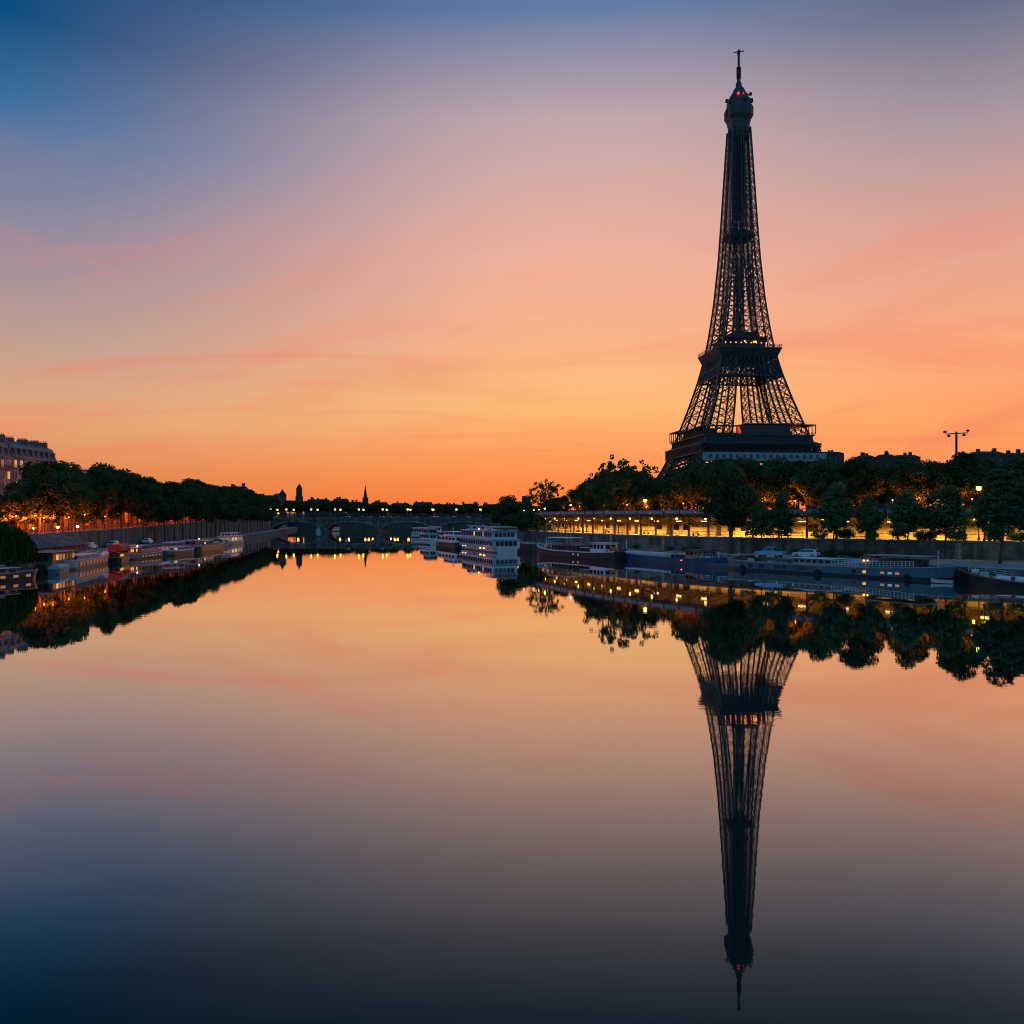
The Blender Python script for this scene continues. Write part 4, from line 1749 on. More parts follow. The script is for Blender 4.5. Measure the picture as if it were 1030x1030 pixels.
def bridge_lamps():
    g = 'lamps along the bridge parapets'
    for i, (pl, near) in enumerate(((272, 1), (279, 0), (288, 1), (295.5, 0), (313, 1), (319.5, 0), (337, 1), (342.5, 0), (361, 1), (365.5, 0), (385, 1), (389, 0), (410, 1), (412.8, 0), (435, 1), (436, 0), (459, 1), (483, 1), (483.6, 0))):
        y = 503.0 if near else 517.6
        lamp(at(pl, y), y, BT + .8, 4.6, 'l_yellow', f'{ORD[i]} glowing yellow lamp on the bridge parapet, from the left', .55, g, 420 if i % 2 == 0 else 0, (1, .5, .14))
    lamp(at(273, 516), 516, BT + .8, 2.6, 'l_yellow', 'low yellow lamp under the first lamp at the left bridge end', .55, g)
    lamp(at(280, 510), 510, BT, 3.2, 'l_orange', 'orange lamp between the yellow lamps at the left bridge end', .5, g)
    # lights of the street at the right bridge end
    for px, py, D, m, lb in ((505.5, 510.5, 480, 'l_yellow', 'left one of two yellow lamps at the right end of the bridge'), (509, 510.5, 470, 'l_yellow', 'right one of two yellow lamps at the right end of the bridge'),
                             (504.5, 515.5, 440, 'l_warm', 'left one of two low lamps at the right end of the bridge'), (509.3, 515.3, 430, 'l_warm', 'right one of two low lamps at the right end of the bridge'),
                             (527, 513.5, 232, 'l_yellow', 'warm lamp before the dark trees behind the maroon barge'), (537, 513, 236, 'l_warm', 'small lamp left of the brighter greenish one at the station end'),
                             (542, 512.6, 232, 'l_warm', 'tiny lamp left of the greenish one at the station end'), (548, 511.5, 228, 'l_green', 'greenish yellow lamp at the far end of the station roof'),
                             (574, 508, 224, 'l_white', 'small white lamp above the far end of the station roof'),):
        r = .16 if D < 300 else .4
        if px > 545 or m == 'l_green':
            r = .24
        zb = 4.85 if D < 300 else GR
        z = zof(py, D)
        lamp(at(px, D), D, zb, z - zb, m, lb, r)


bridge_lamps()


# ------------------------------------------------------------------ the covered station
def station():
    root = empty('railway_station', (0, 0, 0), 0, 'long lit riverside railway station under a low sloping roof above the quay wall', 'station')
    N = 160
    base = resample([p for p in RW if p[1] < 262], N)
    o = lambda d: offs(base, 1, d)
    b = MB()
    strip(b, o(.9), 4.8, o(9.6), 4.8, True)
    b.build('platform', M['paving'], root)
    b = MB()
    strip(b, o(9.6), 4.8, o(9.6), 8.0, True)
    strip(b, o(10.2), 8.0, o(10.2), 4.8, True)
    strip(b, o(9.6), 8.0, o(10.2), 8.0, True)
    b.build('back_wall', M['yellow_wall'], root)
    # roof: eave high over the river side, falling towards the back wall
    b = MB()
    ze, zb = 9.2, 7.15
    strip(b, o(.6), ze, o(9.55), zb)
    strip(b, o(.6), ze + .25, o(9.8), zb + .9, True)
    strip(b, o(9.8), zb + .25, o(9.8), zb + .9)
    strip(b, o(.6), ze, o(.6), ze + .25, True)
    b.build('roof', M['rafter'], root)
    L = arclen(base)[-1]
    b = MB()
    s = .5
    while s < L:
        x, y, a = along(base, s)
        nx, ny = math.sin(a), -math.cos(a)
        b.bar((x + nx * .5, y + ny * .5, ze - .12), (x + nx * 9.4, y + ny * 9.4, zb - .14), .16, .26)
        s += 1.9
    b.build('rafters', M['wood'], root)
    b = MB()
    p1, p2 = o(1.7), o(5.6)
    for p in (p1,):
        for q, r_ in zip(p, p[1:]):
            b.bar((*q, 8.78), (*r_, 8.78), .28, .36)
    b.build('edge_beam', M['rafter'], root)
    # bluish fascia panels
    sp = 4.6
    s = 2.0
    k = 0
    while s < L - sp:
        x, y, a = along(base, s)
        x2, y2, a2 = along(base, s + sp * .86)
        nx, ny = math.sin(a) * .45, -math.cos(a) * .45
        b = MB()
        b.bar((x + nx, y + ny, 9.72), (x2 + nx, y2 + ny, 9.72), .12, .66, True)
        b.build('fascia_panel', M['panel_blue'], root)
        s += sp
    b = MB()
    p = o(.55)
    for q, r_ in zip(p, p[1:]):
        b.bar((*q, 10.15), (*r_, 10.15), .5, .12)
        b.bar((*q, 9.3), (*r_, 9.3), .3, .14)
    b.build('gutter', M['darkgrey'], root)
    # columns
    s = 3.5
    k = 0
    while s < L:
        x, y, a = along(base, s)
        nx, ny = math.sin(a), -math.cos(a)
        b = MB()
        b.box(-.17, .17, -.17, .17, 4.8, 8.75, Matrix.Translation((x + nx * 1.7, y + ny * 1.7, 0)) @ Matrix.Rotation(a, 4, 'Z'))
        b.build('column', M['wood_dark'], root)
        s += 5.2
        k += 1
    # windows, doors and posters on the back wall
    rng = random.Random(3)
    s = 4
    while s < L - 3:
        x, y, a = along(base, s)
        nx, ny = math.sin(a), -math.cos(a)
        T = Matrix.Translation((x + nx * 9.55, y + ny * 9.55, 0)) @ Matrix.Rotation(a, 4, 'Z')
        r = rng.random()
        b = MB()
        if r < .3:
            b.box(-.9, .9, -.02, .08, 5.9, 7.1, T)
            b.build('window', M['glass'], root)
        elif r < .5:
            b.box(-.6, .6, -.02, .07, 4.82, 7.0, T)
            b.build('door', M['wood_dark'], root)
        elif r < .72:
            b.box(-.9, .9, -.02, .05, 5.5, 6.9, T)
            b.build('poster', M[rng.choice(['poster', 'cream', 'navy', 'tan'])], root)
        else:
            b.box(-1.2, 1.2, -.02, .06, 6.6, 6.95, T)
            b.build('name_board', M['navy'], root)
        s += rng.uniform(2.6, 4.2)
    # luminaires with the light they give
    s = 3
    k = 0
    while s < L - 2:
        x, y, a = along(base, s)
        nx, ny = math.sin(a), -math.cos(a)
        d = 4.6
        cx, cy = x + nx * d, y + ny * d
        b = MB()
        b.box(-.7, .7, -.09, .09, 7.76, 7.88, Matrix.Translation((cx, cy, 0)) @ Matrix.Rotation(a, 4, 'Z'))
        l = b.build('luminaire', M['l_warm'], root)
        spot(root, (cx, cy, 7.55), (3300, 1700, 4100, 2700, 1000, 3300, 2100, 4400, 1400)[k % 9], (1, .50, .085), .3, 168)
        s += 7.6
        k += 1
    s = 6.5
    while s < L - 2:
        x, y, a = along(base, s)
        nx, ny = math.sin(a), -math.cos(a)
        b = MB()
        b.ball((x + nx * 2.2, y + ny * 2.2, 8.35), .21, 8)
        b.build('globe_lamp', M['l_yellow'], root, True)
        s += 8.2
    # benches on the platform
    bench = None
    s = 12
    k = 0
    while s < L - 20:
        x, y, a = along(base, s)
        nx, ny = math.sin(a), -math.cos(a)
        r = empty('platform_bench', (x + nx * 7.8, y + ny * 7.8, 4.8), a, f'{ORD[k]} wooden bench on the lit station platform, from the right end', 'bench', 'benches on the station platform')
        b = MB()
        b.cham(-1, 1, -.25, .25, .42, .5, .02)
        b.build('seat', M['wood'], r)
        b = MB()
        b.cham(-1, 1, .2, .28, .5, .95, .02)
        b.build('backrest', M['wood'], r)
        for q in (-.8, .8):
            b = MB()
            b.box(q - .05, q + .05, -.2, .25, 0, .42)
            b.build('leg', M['black'], r)
        s += 18
        k += 1


station()


def right_lamps():
    g = 'orange street lamps behind the station roof'
    ln = offs(RW, 1, 12.4)
    n = 0
    for px, w in ((566, 900), (585, 1500), (612, 2200), (632, 2600), (648, 2400), (670, 2600), (692, 2600), (708, 2600), (742, 2000), (768, 3600), (786, 5000), (800, 4200), (858, 1500), (896, 1800), (924, 3200), (938, 3000), (968, 3000), (985, 2000), (1015, 1500)):
        # street position behind the station at this column
        best = min(ln, key=lambda p: abs(pxof(p[0], p[1]) - px))
        w *= 1.05
        lamp(best[0], best[1], GR, 4.3, 'l_orange', f'{ORD[n]} orange street lamp behind the station roof, from the left', .13, g, w, (1, .12, .007))
        n += 1
    D = 200
    lamp(at(649, D), D, GR, zof(503.5, D) - GR, 'l_yellow', 'yellow lamp standing above the station roof before the big round trees', .42)
    D = 146
    lamp(at(984.5, D), D, 4.85, zof(491, D) - 4.85, 'l_green', 'bright yellow green street lamp between two bushy young trees at the right', .42, None, 160, (.8, 1, .2))
    D = 137
    for px, lb in ((990, 'left one of two lit globes beside the bush at the right end of the station'), (995.5, 'right one of two lit globes beside the bush at the right end of the station')):
        lamp(at(px, D), D, 4.85, zof(525.5, D) - 4.85, 'l_green', lb, .2, None, 50, (.9, 1, .25))


right_lamps()


def left_lamps():
    D = 172
    lamp(at(18, D), D, lz(D), zof(505.5, D) - lz(D), 'l_orange', 'orange street lamp beside the pale houses at the left edge', .42, None, 4500, (1, .13, .008))
    for px, py, D, m, w, lb in ((34.5, 531, 178, 'l_green', 5000, 'bright yellow green lamp under the left trees near the willow'), (58, 530, 190, 'l_yellow', 4500, 'yellow lamp under the left trees right of the brightest one'),
                                (78, 529.5, 205, 'l_white', 4000, 'white lamp between tree trunks above the grey shed roof'), (72, 511.5, 195, 'l_white', 300, 'white lamp high in the left trees above the shed'),
                                (97, 512, 230, 'l_orange', 1500, 'high orange lamp in the left trees above the red tent boat')):
        zb = lz(D)
        lamp(at(px, D), D, zb, zof(py, D) - zb, m, lb, .34 if py > 520 else .26, None, w, (1, .15, .01) if m != 'l_green' else (1, .22, .015))
    g = 'orange lamps along the left bank street'
    ln = offs(LW, -1, 10.5)
    n = 0
    for y, w in ((152, 2600), (163, 5200), (174, 6500), (186, 5600), (198, 4200), (212, 4200), (226, 4600), (240, 3600), (256, 3200), (272, 4600), (288, 3600), (306, 5200), (322, 5200), (342, 6500), (362, 3000), (392, 3000), (420, 3600), (450, 2600)):
        p = min(ln, key=lambda q: abs(q[1] - y))
        w *= 3.4
        lamp(p[0], p[1], lz(p[1]), 7.2, 'l_orange', f'{ORD[n]} orange lamp of the left street under the plane trees, from the near end', .26, g, w, (1, .13, .008), hood=True)
        n += 1
    fr = offs(LW, -1, 4.2)
    for i, px in enumerate((5, 16, 26, 35, 45, 55, 70, 88, 106)):
        q = min(fr, key=lambda k: abs(pxof(k[0], k[1]) - px))
        lamp(q[0], q[1], lz(q[1]), 3.6 + .5 * (i % 2), 'l_orange', f'{ORD[i]} small orange lamp among low leaves behind the left embankment wall, from the left', .15, 'lamps behind the left embankment wall', 4600 if i < 6 else 2400, (1, .085, .004))
    D = 470
    for px, py, m, lb in ((259, 507.5, 'l_green', 'yellow green lamp among leaves just left of the bridge end'), (258, 519, 'l_yellow', 'lower yellow lamp left of the bridge end'), (265, 520.5, 'l_white', 'small pale lamp at the left bridge end')):
        lamp(at(px, D), D, 7.7, max(1.0, zof(py, D) - 7.7), m, lb, .5, None, 300, (1, .8, .2))
    # lamps on the far bank, seen through the arches
    for i, px in enumerate((300, 334, 342, 351, 367.5, 371, 375, 378, 381, 385, 389, 393, 397, 400, 411)):
        lamp(at(px, 656), 656, 6, 1.9, 'l_green' if px == 378 else ('far_orange', 'l_yellow', 'far_orange', 'far_white')[i % 4], f'{ORD[i]} small lamp on the far embankment behind the bridge, from the left', .75, 'lamps on the far embankment')


left_lamps()


def backdrop_wall():  # wall added so that orange lamplight shows behind the trunks
    r = empty('backdrop_wall', (0, 0, 0), 0, 'long lamp lit wall added as a backdrop behind the trees of the left street', 'wall')
    ln = [q for q in offs(LW, -1, 30) if 140 < q[1] < 520]
    z = [lz(q[1]) for q in ln]
    b = MB()
    bk = [(q[0] - .5, q[1]) for q in ln]
    strip(b, ln, [q - .3 for q in z], ln, [q + 3.4 for q in z])
    strip(b, bk, [q + 3.4 for q in z], bk, [q - .3 for q in z])
    b.build('wall_face', M['facade'], r)
    b = MB()
    strip(b, [(q[0] + .1, q[1]) for q in ln], [q + 3.4 for q in z], [(q[0] + .1, q[1]) for q in ln], [q + 3.65 for q in z])
    strip(b, [(q[0] + .1, q[1]) for q in ln], [q + 3.65 for q in z], [(q[0] - .1, q[1]) for q in bk], [q + 3.65 for q in z])
    b.build('coping', M['coping'], r)
    g = 'orange lamps before the added backdrop wall'
    fr = offs(LW, -1, 25.5)  # low lamps added to light this wall orange
    n = 0
    for y in (152, 166, 180, 195, 210, 226, 243, 262, 284, 308, 330, 352, 380, 415, 455):
        q = min(fr, key=lambda k: abs(k[1] - y))
        lamp(q[0], q[1], lz(q[1]), 3.4, 'l_orange', f'{ORD[n]} low orange lamp before the added backdrop wall, from the near end', .24, g, 2200 if y < 220 else 5000, (1, .13, .008))
        n += 1


backdrop_wall()

# ------------------------------------------------------------------ boats
class Boat:
    """a boat lying along local x (bow at +x); waterline at z = 0"""

    def __init__(s, name, label, A, B, beam, cat='boat', group=None, zs=1.0):
        ax, ay = A
        bx, by = B
        dx, dy = bx - ax, by - ay
        s.L = math.hypot(dx, dy)
        s.B = beam
        nx, ny = -dy / s.L, dx / s.L
        mx, my = (ax + bx) / 2, (ay + by) / 2
        if nx * mx + ny * my < 0:
            nx, ny = -nx, -ny
        s.root = empty(name, (mx + nx * beam / 2, my + ny * beam / 2, 0), math.atan2(dy, dx), label, cat, group)
        s.root.scale = (1, 1, zs)
        c = math.cos(s.root.rotation_euler.z)
        sn = math.sin(s.root.rotation_euler.z)
        # which local side faces the camera
        s.near = 1 if (-nx * -sn + -ny * c) > 0 else -1

    def hull(s, hm, hb, hs, m, bow=.25, stern=.14, sternw=.6, rake=.03, stripe=None, deckm='deck', low=None, n=30, bul=.35, bowpow=2.2):
        L, B = s.L, s.B

        def half(t):
            f = 1.0
            if t > 1 - bow:
                u = (t - (1 - bow)) / bow
                f = max(.02, 1 - u ** bowpow)
            if t < stern:
                u = (stern - t) / stern
                f = min(f, 1 - (1 - sternw) * u ** 2)
            return B / 2 * f

        def top(t):
            return hm + (hb - hm) * max(0, (t - .62) / .38) ** 2 + (hs - hm) * max(0, (.3 - t) / .3) ** 2
        s.half, s.top = half, top
        rings, deck = [], []
        for i in range(n + 1):
            t = i / n
            y, h = half(t), top(t)
            x = (t - .5) * L
            rk = rake * L * max(0, (t - .8) / .2) ** 2
            rings.append([(x, y * .72, -.9), (x + rk * .3, y * .95, -.05), (x + rk * .6, y * .99, h * .5), (x + rk, y * 1.03, h), (x + rk, max(.01, y * 1.03 - .14), h), (x + rk, max(.008, y * 1.0 - .14), h - bul)])
            deck.append((x + rk, max(.008, y - .14), h - bul))
        b = MB()
        full = [r + [(p[0], -p[1], p[2]) for p in reversed(r)] for r in rings]
        k = len(full[0])
        for a, c in zip(full, full[1:]):
            for q in range(k - 1):
                if q == 5:
                    continue
                b.face([a[q], a[q + 1], c[q + 1], c[q]])
        for R_ in (full[0], full[-1]):
            b.face([R_[q] for q in (0, 1, 2, 3, k - 4, k - 3, k - 2, k - 1)])
        s.h = b.build('hull', M[m], s.root)
        b = MB()
        for a, c in zip(deck, deck[1:]):
            b.face([(a[0], a[1], a[2]), (a[0], -a[1], a[2]), (c[0], -c[1], c[2]), (c[0], c[1], c[2])])
        b.build('deck', M[deckm], s.root)
        for key, z0, z1 in ((stripe, -.16, .05), ):
            if key:
                b = MB()
                for a, c in zip(rings, rings[1:]):
                    for sg in (1, -1):
                        P = lambda r, z: (r[3][0], sg * (r[3][1] + .04), r[3][2] + z)
                        b.face([P(a, z0), P(c, z0), P(c, z1), P(a, z1)])
                        b.face([P(a, z1), P(c, z1), (c[3][0], sg * (c[3][1] - .16), c[3][2] + z1), (a[3][0], sg * (a[3][1] - .16), a[3][2] + z1)])
                b.build('rubbing_strake', M[stripe], s.root)
        if low is None:
            low = 'black'
        if low:
            b = MB()
            for a, c in zip(rings, rings[1:]):
                for sg in (1, -1):
                    f = lambda r, w: tuple(r[1][q] + (r[3][q] - r[1][q]) * w for q in range(3))
                    p0, p1, p2, p3 = f(a, .0), f(c, .0), f(c, .26), f(a, .26)
                    b.face([(p[0], sg * (p[1] + .03), p[2]) for p in (p0, p1, p2, p3)])
            b.build('waterline_band', M[low], s.root)
        return s

    def x(s, t):
        return (t - .5) * s.L

    def port(s, ts, z, w, h, m='glass', round_=False):
        for t in ts:
            for sg in (1, -1):
                y = sg * (s.half(t) * (.99 + .04 * max(0, (z - s.top(t) * .5) / max(.01, s.top(t) * .5))) + .015)
                b = MB()
                x = s.x(t)
                b.box(x - w / 2, x + w / 2, y - .04, y + .04, z - h / 2, z + h / 2)
                o = b.build('window', M[m], s.h)
                b = MB()
                e = .05
                b.box(x - w / 2 - e, x + w / 2 + e, y - .03, y + .03, z + h / 2, z + h / 2 + e)
                b.box(x - w / 2 - e, x + w / 2 + e, y - .03, y + .03, z - h / 2 - e, z - h / 2)
                b.box(x - w / 2 - e, x - w / 2, y - .03, y + .03, z - h / 2, z + h / 2)
                b.box(x + w / 2, x + w / 2 + e, y - .03, y + .03, z - h / 2, z + h / 2)
                b.build('window_frame', M['darkgrey'], o)
        return s

    def cabin(s, t0, t1, bw, z0, z1, m, n=0, wz=(.3, .8), ww=.62, wm='glass', roofm=None, over=.15, slant=.12, name='cabin', front=True, lit=0, seed=1, rt=.12):
        rng = random.Random(seed)
        x0, x1 = s.x(t0), s.x(t1)
        y = bw / 2
        i = slant
        b = MB()
        b.loft([[(x0, -y, z0), (x1, -y, z0), (x1, y, z0), (x0, y, z0)], [(x0 + i * .5, -y + i * .4, z1), (x1 - i, -y + i * .4, z1), (x1 - i, y - i * .4, z1), (x0 + i * .5, y - i * .4, z1)]])
        c = b.build(name, M[m], s.root)
        b = MB()
        b.cham(x0 - over, x1 - i + over, -y - over, y + over, z1, z1 + rt, .04)
        b.build('roof', M[roofm or m], c)
        za, zb = z0 + (z1 - z0) * wz[0], z0 + (z1 - z0) * wz[1]
        for k in range(n):
            xc = x0 + (x1 - x0) * (k + .5) / n
            w = (x1 - x0) / n * ww / 2
            lm = wm if rng.random() >= lit else rng.choice(['win_warm', 'win_warm', 'win_dim'])
            for sg in (1, -1):
                b = MB()
                ym = sg * (y - i * .2 + .03)
                b.box(xc - w, xc + w, ym - .05, ym + .03, za, zb)
                b.build('window', M[lm], c)
        if front and n:
            for xx in (x0 - .02, x1 - i * .6 + .04):
                k = max(2, int(bw / 1.2))
                for q in range(k):
                    b = MB()
                    ya, yb = -y * .8 + 1.6 * y * (q + .12) / k, -y * .8 + 1.6 * y * (q + .88) / k
                    b.box(xx - .05, xx + .05, ya, yb, za, zb)
                    b.build('window', M[wm], c)
        return c

    def canopy(s, t0, t1, bw, z0, z1, m, post='grey', th=.14):
        x0, x1 = s.x(t0), s.x(t1)
        b = MB()
        b.cham(x0, x1, -bw / 2, bw / 2, z1, z1 + th, .04)
        c = b.build('canopy', M[m], s.root)
        n = max(2, int(abs(x1 - x0) / 3) + 1)
        for k in range(n):
            for sg in (1, -1):
                b = MB()
                x = x0 + .2 + (x1 - x0 - .4) * k / (n - 1)
                b.bar((x, sg * (bw / 2 - .15), z0), (x, sg * (bw / 2 - .15), z1), .08)
                b.build('post', M[post], c)
        return c

    def rail(s, t0, t1, z, m='white', sp=1.4, rows=2, inset=.12):
        b = MB()
        n = max(2, int((t1 - t0) * s.L / sp))
        for sg in (1, -1):
            pts = []
            for k in range(n + 1):
                t = t0 + (t1 - t0) * k / n
                pts.append((s.x(t), sg * max(.05, s.half(t) - inset), s.top(t)))
            for p in pts:
                b.bar(p, (p[0], p[1], p[2] + z), .05)
            for p, q in zip(pts, pts[1:]):
                for r in range(rows):
                    zz = z * (r + 1) / rows
                    b.bar((p[0], p[1], p[2] + zz), (q[0], q[1], q[2] + zz), .05)
        b.build('railing', M[m], s.root)
        return s

    def hatch(s, t0, t1, bw, z0, h, m, n=1, name='hatch_cover'):
        for k in range(n):
            a, c = t0 + (t1 - t0) * k / n, t0 + (t1 - t0) * (k + .97) / n
            x0, x1 = s.x(a), s.x(c)
            y = bw / 2
            b = MB()
            b.loft([[(x, -y, z0), (x, -y, z0 + h * .6), (x, -y * .5, z0 + h), (x, y * .5, z0 + h), (x, y, z0 + h * .6), (x, y, z0)] for x in (x0, x1)])
            b.build(name, M[m], s.root)
        return s

    def mast(s, t, z0, h, m='offwhite', r=.09, boom=0):
        b = MB()
        b.tube([(s.x(t), 0, z0), (s.x(t), 0, z0 + h)], [r, r * .6], 8)
        if boom:
            b.tube([(s.x(t), 0, z0 + .6), (s.x(t) + boom, 0, z0 + 1.0)], [r * .8, r * .5], 6)
        b.bar((s.x(t), 0, z0 + h * .96), (s.x(t) + s.L * .06, 0, z0 + .4), .03)
        b.build('mast', M[m], s.root)
        return s

    def buoy(s, t, z, y=None):
        b = MB()
        yy = s.near * (y if y is not None else s.half(t) + .12)
        b.torus((s.x(t), yy, z), .36, .11, 'y')
        b.build('lifebuoy', M['orange'], s.root)
        return s

    def bits(s, spots, m='offwhite', name='deck_locker'):
        for (t, y, z, lx, ly, h) in spots:
            b = MB()
            b.cham(s.x(t) - lx / 2, s.x(t) + lx / 2, y - ly / 2, y + ly / 2, z, z + h, .05)
            b.build(name, M[m], s.root)
        return s

    def lampball(s, t, y, z, r, m):
        b = MB()
        b.ball((s.x(t), s.near * y, z), r, 8)
        b.build('lamp', M[m], s.root, True)
        return s

    def clutter(s, t0, t1, z, n, seed):
        rng = random.Random(seed)
        for k in range(n):
            t = rng.uniform(t0, t1)
            y = rng.uniform(-.7, .7) * max(.2, s.half(t) - .5)
            r = rng.random()
            b = MB()
            x = s.x(t)
            if r < .35:
                q, h = rng.uniform(.25, .6), rng.uniform(.3, .8)
                b.cham(x - q, x + q, y - .3, y + .3, z, z + h, .04)
                b.build('deck_box', M[rng.choice(['wood', 'offwhite', 'grey', 'tarp', 'tan'])], s.root)
            elif r < .6:
                b.lathe([(.2, 0), (.26, .1), (.26, .6), (.2, .7)], 10, (x, y, z))
                b.build('barrel', M[rng.choice(['navy', 'wood_dark', 'grey'])], s.root)
            elif r < .8:
                for j in range(3):
                    b.torus((x, y, z + .08 + j * .1), .32 - .03 * j, .06, 'z', 12, 5)
                b.build('rope_coil', M['tan'], s.root)
            else:
                b.lathe([(.18, 0), (.26, .4)], 10, (x, y, z))
                b.build('flower_pot', M['brick'], s.root)
                b = MB()
                for j in range(60):
                    a, e, rr = rng.uniform(0, 6.28), rng.uniform(-.3, 1.4), rng.uniform(.2, .55)
                    c = Vector((x + rr * math.cos(a) * math.cos(e), y + rr * math.sin(a) * math.cos(e), z + .55 + rr * math.sin(e)))
                    d = Vector((rng.uniform(-.1, .1), rng.uniform(-.1, .1), rng.uniform(-.1, .1)))
                    g = Vector((rng.uniform(-.1, .1), rng.uniform(-.1, .1), rng.uniform(-.1, .1)))
                    b.face([tuple(c - d), tuple(c + g), tuple(c + d)])
                b.build('pot_plant', M['leaf'], s.root)
        return s

    def rope(s, t, dx, dy):
        b = MB()
        x, y, z = s.x(t), -s.near * s.half(t), s.top(t)
        pts = []
        for k in range(9):
            q = k / 8
            pts.append((x + dx * q, y - s.near * dy * q, z + (QZ / s.root.scale[2] + .25 - z) * q - .5 * math.sin(math.pi * q)))
        b.tube(pts, .035, 5)
        b.build('mooring_rope', M['tan'], s.root)
        return s

    def tyres(s, ts, z):
        for t in ts:
            b = MB()
            b.torus((s.x(t), s.near * (s.half(t) + .16), z), .34, .13, 'y', 12, 6)
            b.build('fender', M['rubber'], s.root)
        return s


def right_boats():
    # black and red sailing barge at the right edge, bow to the left
    b = Boat('sailing_barge', 'black sailing barge with red stripe and white deckhouse at the right edge', (69, 84), wl(958, 586.5), 4.6, zs=0.66)
    b.hull(1.15, 2.6, 1.9, 'black', bow=.22, stern=.2, sternw=.4, rake=.035, stripe='red', low=None, bowpow=2.6)
    b.cabin(.28, .7, 3.1, .9, 2.1, 'white', 7, (.35, .75), .4, roofm='offwhite', name='deckhouse')
    b.hatch(.7, .84, 2.2, 1.1, .8, 'white')
    b.mast(.8, 1.2, 1.2, 'wood', .12)
    b.rail(.84, .97, .8, 'offwhite', 1.0)
    b.rail(.05, .4, .9, 'offwhite', 1.6)
    b.bits([(.9, .5, 1.5, .8, .8, .9), (.86, -.6, 1.3, .6, .6, .8), (.62, 0, 2.2, 1.2, .8, .3), (.5, .3, 2.2, .9, .9, .35), (.4, -.3, 2.2, 1.4, .7, .25)], 'tarp')
    b.bits([(.955, 0, 2.1, .7, .5, .7)], 'white', 'anchor_winch')
    # red ladder and sign at the right edge
    b.bits([(.46, 1.0, 1.2, .5, .3, 2.9)], 'red', 'red_board')
    # dinghy
    b.clutter(.3, .9, 1.3, 7, 1).rope(.93, 2, 2.2).rope(.05, -2, 2)
    d = Boat('dinghy', 'small pale rowing dinghy tied between the grey barge and the black one', wl(957, 587.5), wl(936, 586.6), 1.3)
    d.hull(.42, .62, .45, 'offwhite', bow=.4, stern=.1, sternw=.8, rake=.06, deckm='wood', bul=.22, n=14)
    d.bits([(.35, 0, .2, .25, 1.1, .2), (.6, 0, .2, .25, .9, .2)], 'wood', 'thwart')
    # long grey-blue barge
    b = Boat('grey_barge', 'very long blue grey houseboat barge with white cabin roof, moored under the cars', wl(726, 572.3), wl(945, 585.7), 5.4, zs=0.84)
    b.hull(1.75, 2.5, 2.1, 'steel_blue', bow=.12, stern=.1, sternw=.45, rake=.02, stripe='grey', deckm='deck', low=None, bul=.3, bowpow=3)
    b.port((.16, .22, .30, .335, .42, .435), 1.05, .95, .55)
    b.port((.66,), 1.0, .7, .55)
    b.port((.705,), 1.0, .5, .5, 'win_warm')
    b.port((.78, .84), 1.0, .62, .4, 'win_dim')
    b.port((.81,), 1.0, .62, .4, 'win_blue')
    b.cabin(.36, .54, 3.4, 1.7, 2.75, 'grey', 6, (.35, .8), .6, roofm='white', over=.3)
    b.cabin(.60, .66, 3.0, 1.6, 2.3, 'tarp', 0)
    b.rail(.56, .9, .95, 'white', .55, 3)
    b.canopy(.69, .93, 4.2, 2.1, 3.75, 'tan', 'wood_dark')
    b.cabin(.74, .9, 3.2, 1.8, 3.1, 'wood_dark', 5, (.3, .85), .75, front=True, name='wheelhouse')
    b.bits([(.08, 0, 1.7, 1.6, 2.2, 1.1), (.13, .6, 1.7, 1.0, 1.0, .7), (.03, 0, 1.9, .8, .8, .6)], 'wood_dark')
    b.lampball(.705, 2.8, 2.9, .16, 'l_orange')
    b.lampball(.72, 2.8, 2.95, .12, 'l_orange')
    b.mast(.955, 2.2, 2.6, 'offwhite')
    b.tyres((.12, .5, .88), .6)
    # small dark workboat between the blue barge and the grey one
    # blue barge
    b.clutter(.05, .34, 1.5, 8, 2).clutter(.55, .7, 1.5, 5, 3).rope(.97, 3, 2.2).rope(.03, -2.5, 2)
    b = Boat('blue_barge', 'deep blue cargo barge with long pale hatch covers and a small brown wheelhouse', wl(714, 570.6), wl(611, 562), 5.0, zs=0.88)
    b.hull(1.35, 2.4, 1.75, 'navy', bow=.16, stern=.14, sternw=.5, rake=.02, stripe='navy', low='darkgrey', bul=.3, bowpow=2.8)
    b.hatch(.42, .86, 3.6, 1.15, .95, 'tarp', 7)
    b.cabin(.1, .24, 3.4, 1.3, 3.1, 'pink', 4, (.45, .85), .7, roofm='wood_dark', over=.25, name='wheelhouse')
    b.cabin(.25, .38, 3.2, 1.2, 2.0, 'navy', 3, (.3, .8), .5, roofm='grey')
    b.buoy(.14, 1.95, 1.85)
    b.mast(.9, 1.6, 3.0, 'offwhite', boom=-3)
    b.rail(.02, .12, .9, 'white', 1.0)
    b.bits([(.40, .9, 1.2, .6, .5, .9), (.405, -.9, 1.2, .6, .5, .9)], 'offwhite')
    b.lampball(.24, 2.56, .95, .1, 'tail')
    # maroon barge with white gunwale
    b.clutter(.04, .1, 1.5, 3, 4).clutter(.87, .96, 1.6, 3, 5).rope(.95, 2.5, 2.4).rope(.04, -2, 2)
    b = Boat('maroon_barge', 'dark maroon barge with a bold white gunwale line and a flat pale awning', wl(613, 564), (4.2, 203.5), 5.0)
    b.hull(1.45, 2.45, 1.8, 'maroon', bow=.2, stern=.14, sternw=.5, rake=.02, stripe='white', bul=.35, bowpow=2.4)
    b.cabin(.42, .74, 3.6, 1.3, 2.5, 'wood_dark', 7, (.35, .8), .6, roofm='darkgrey')
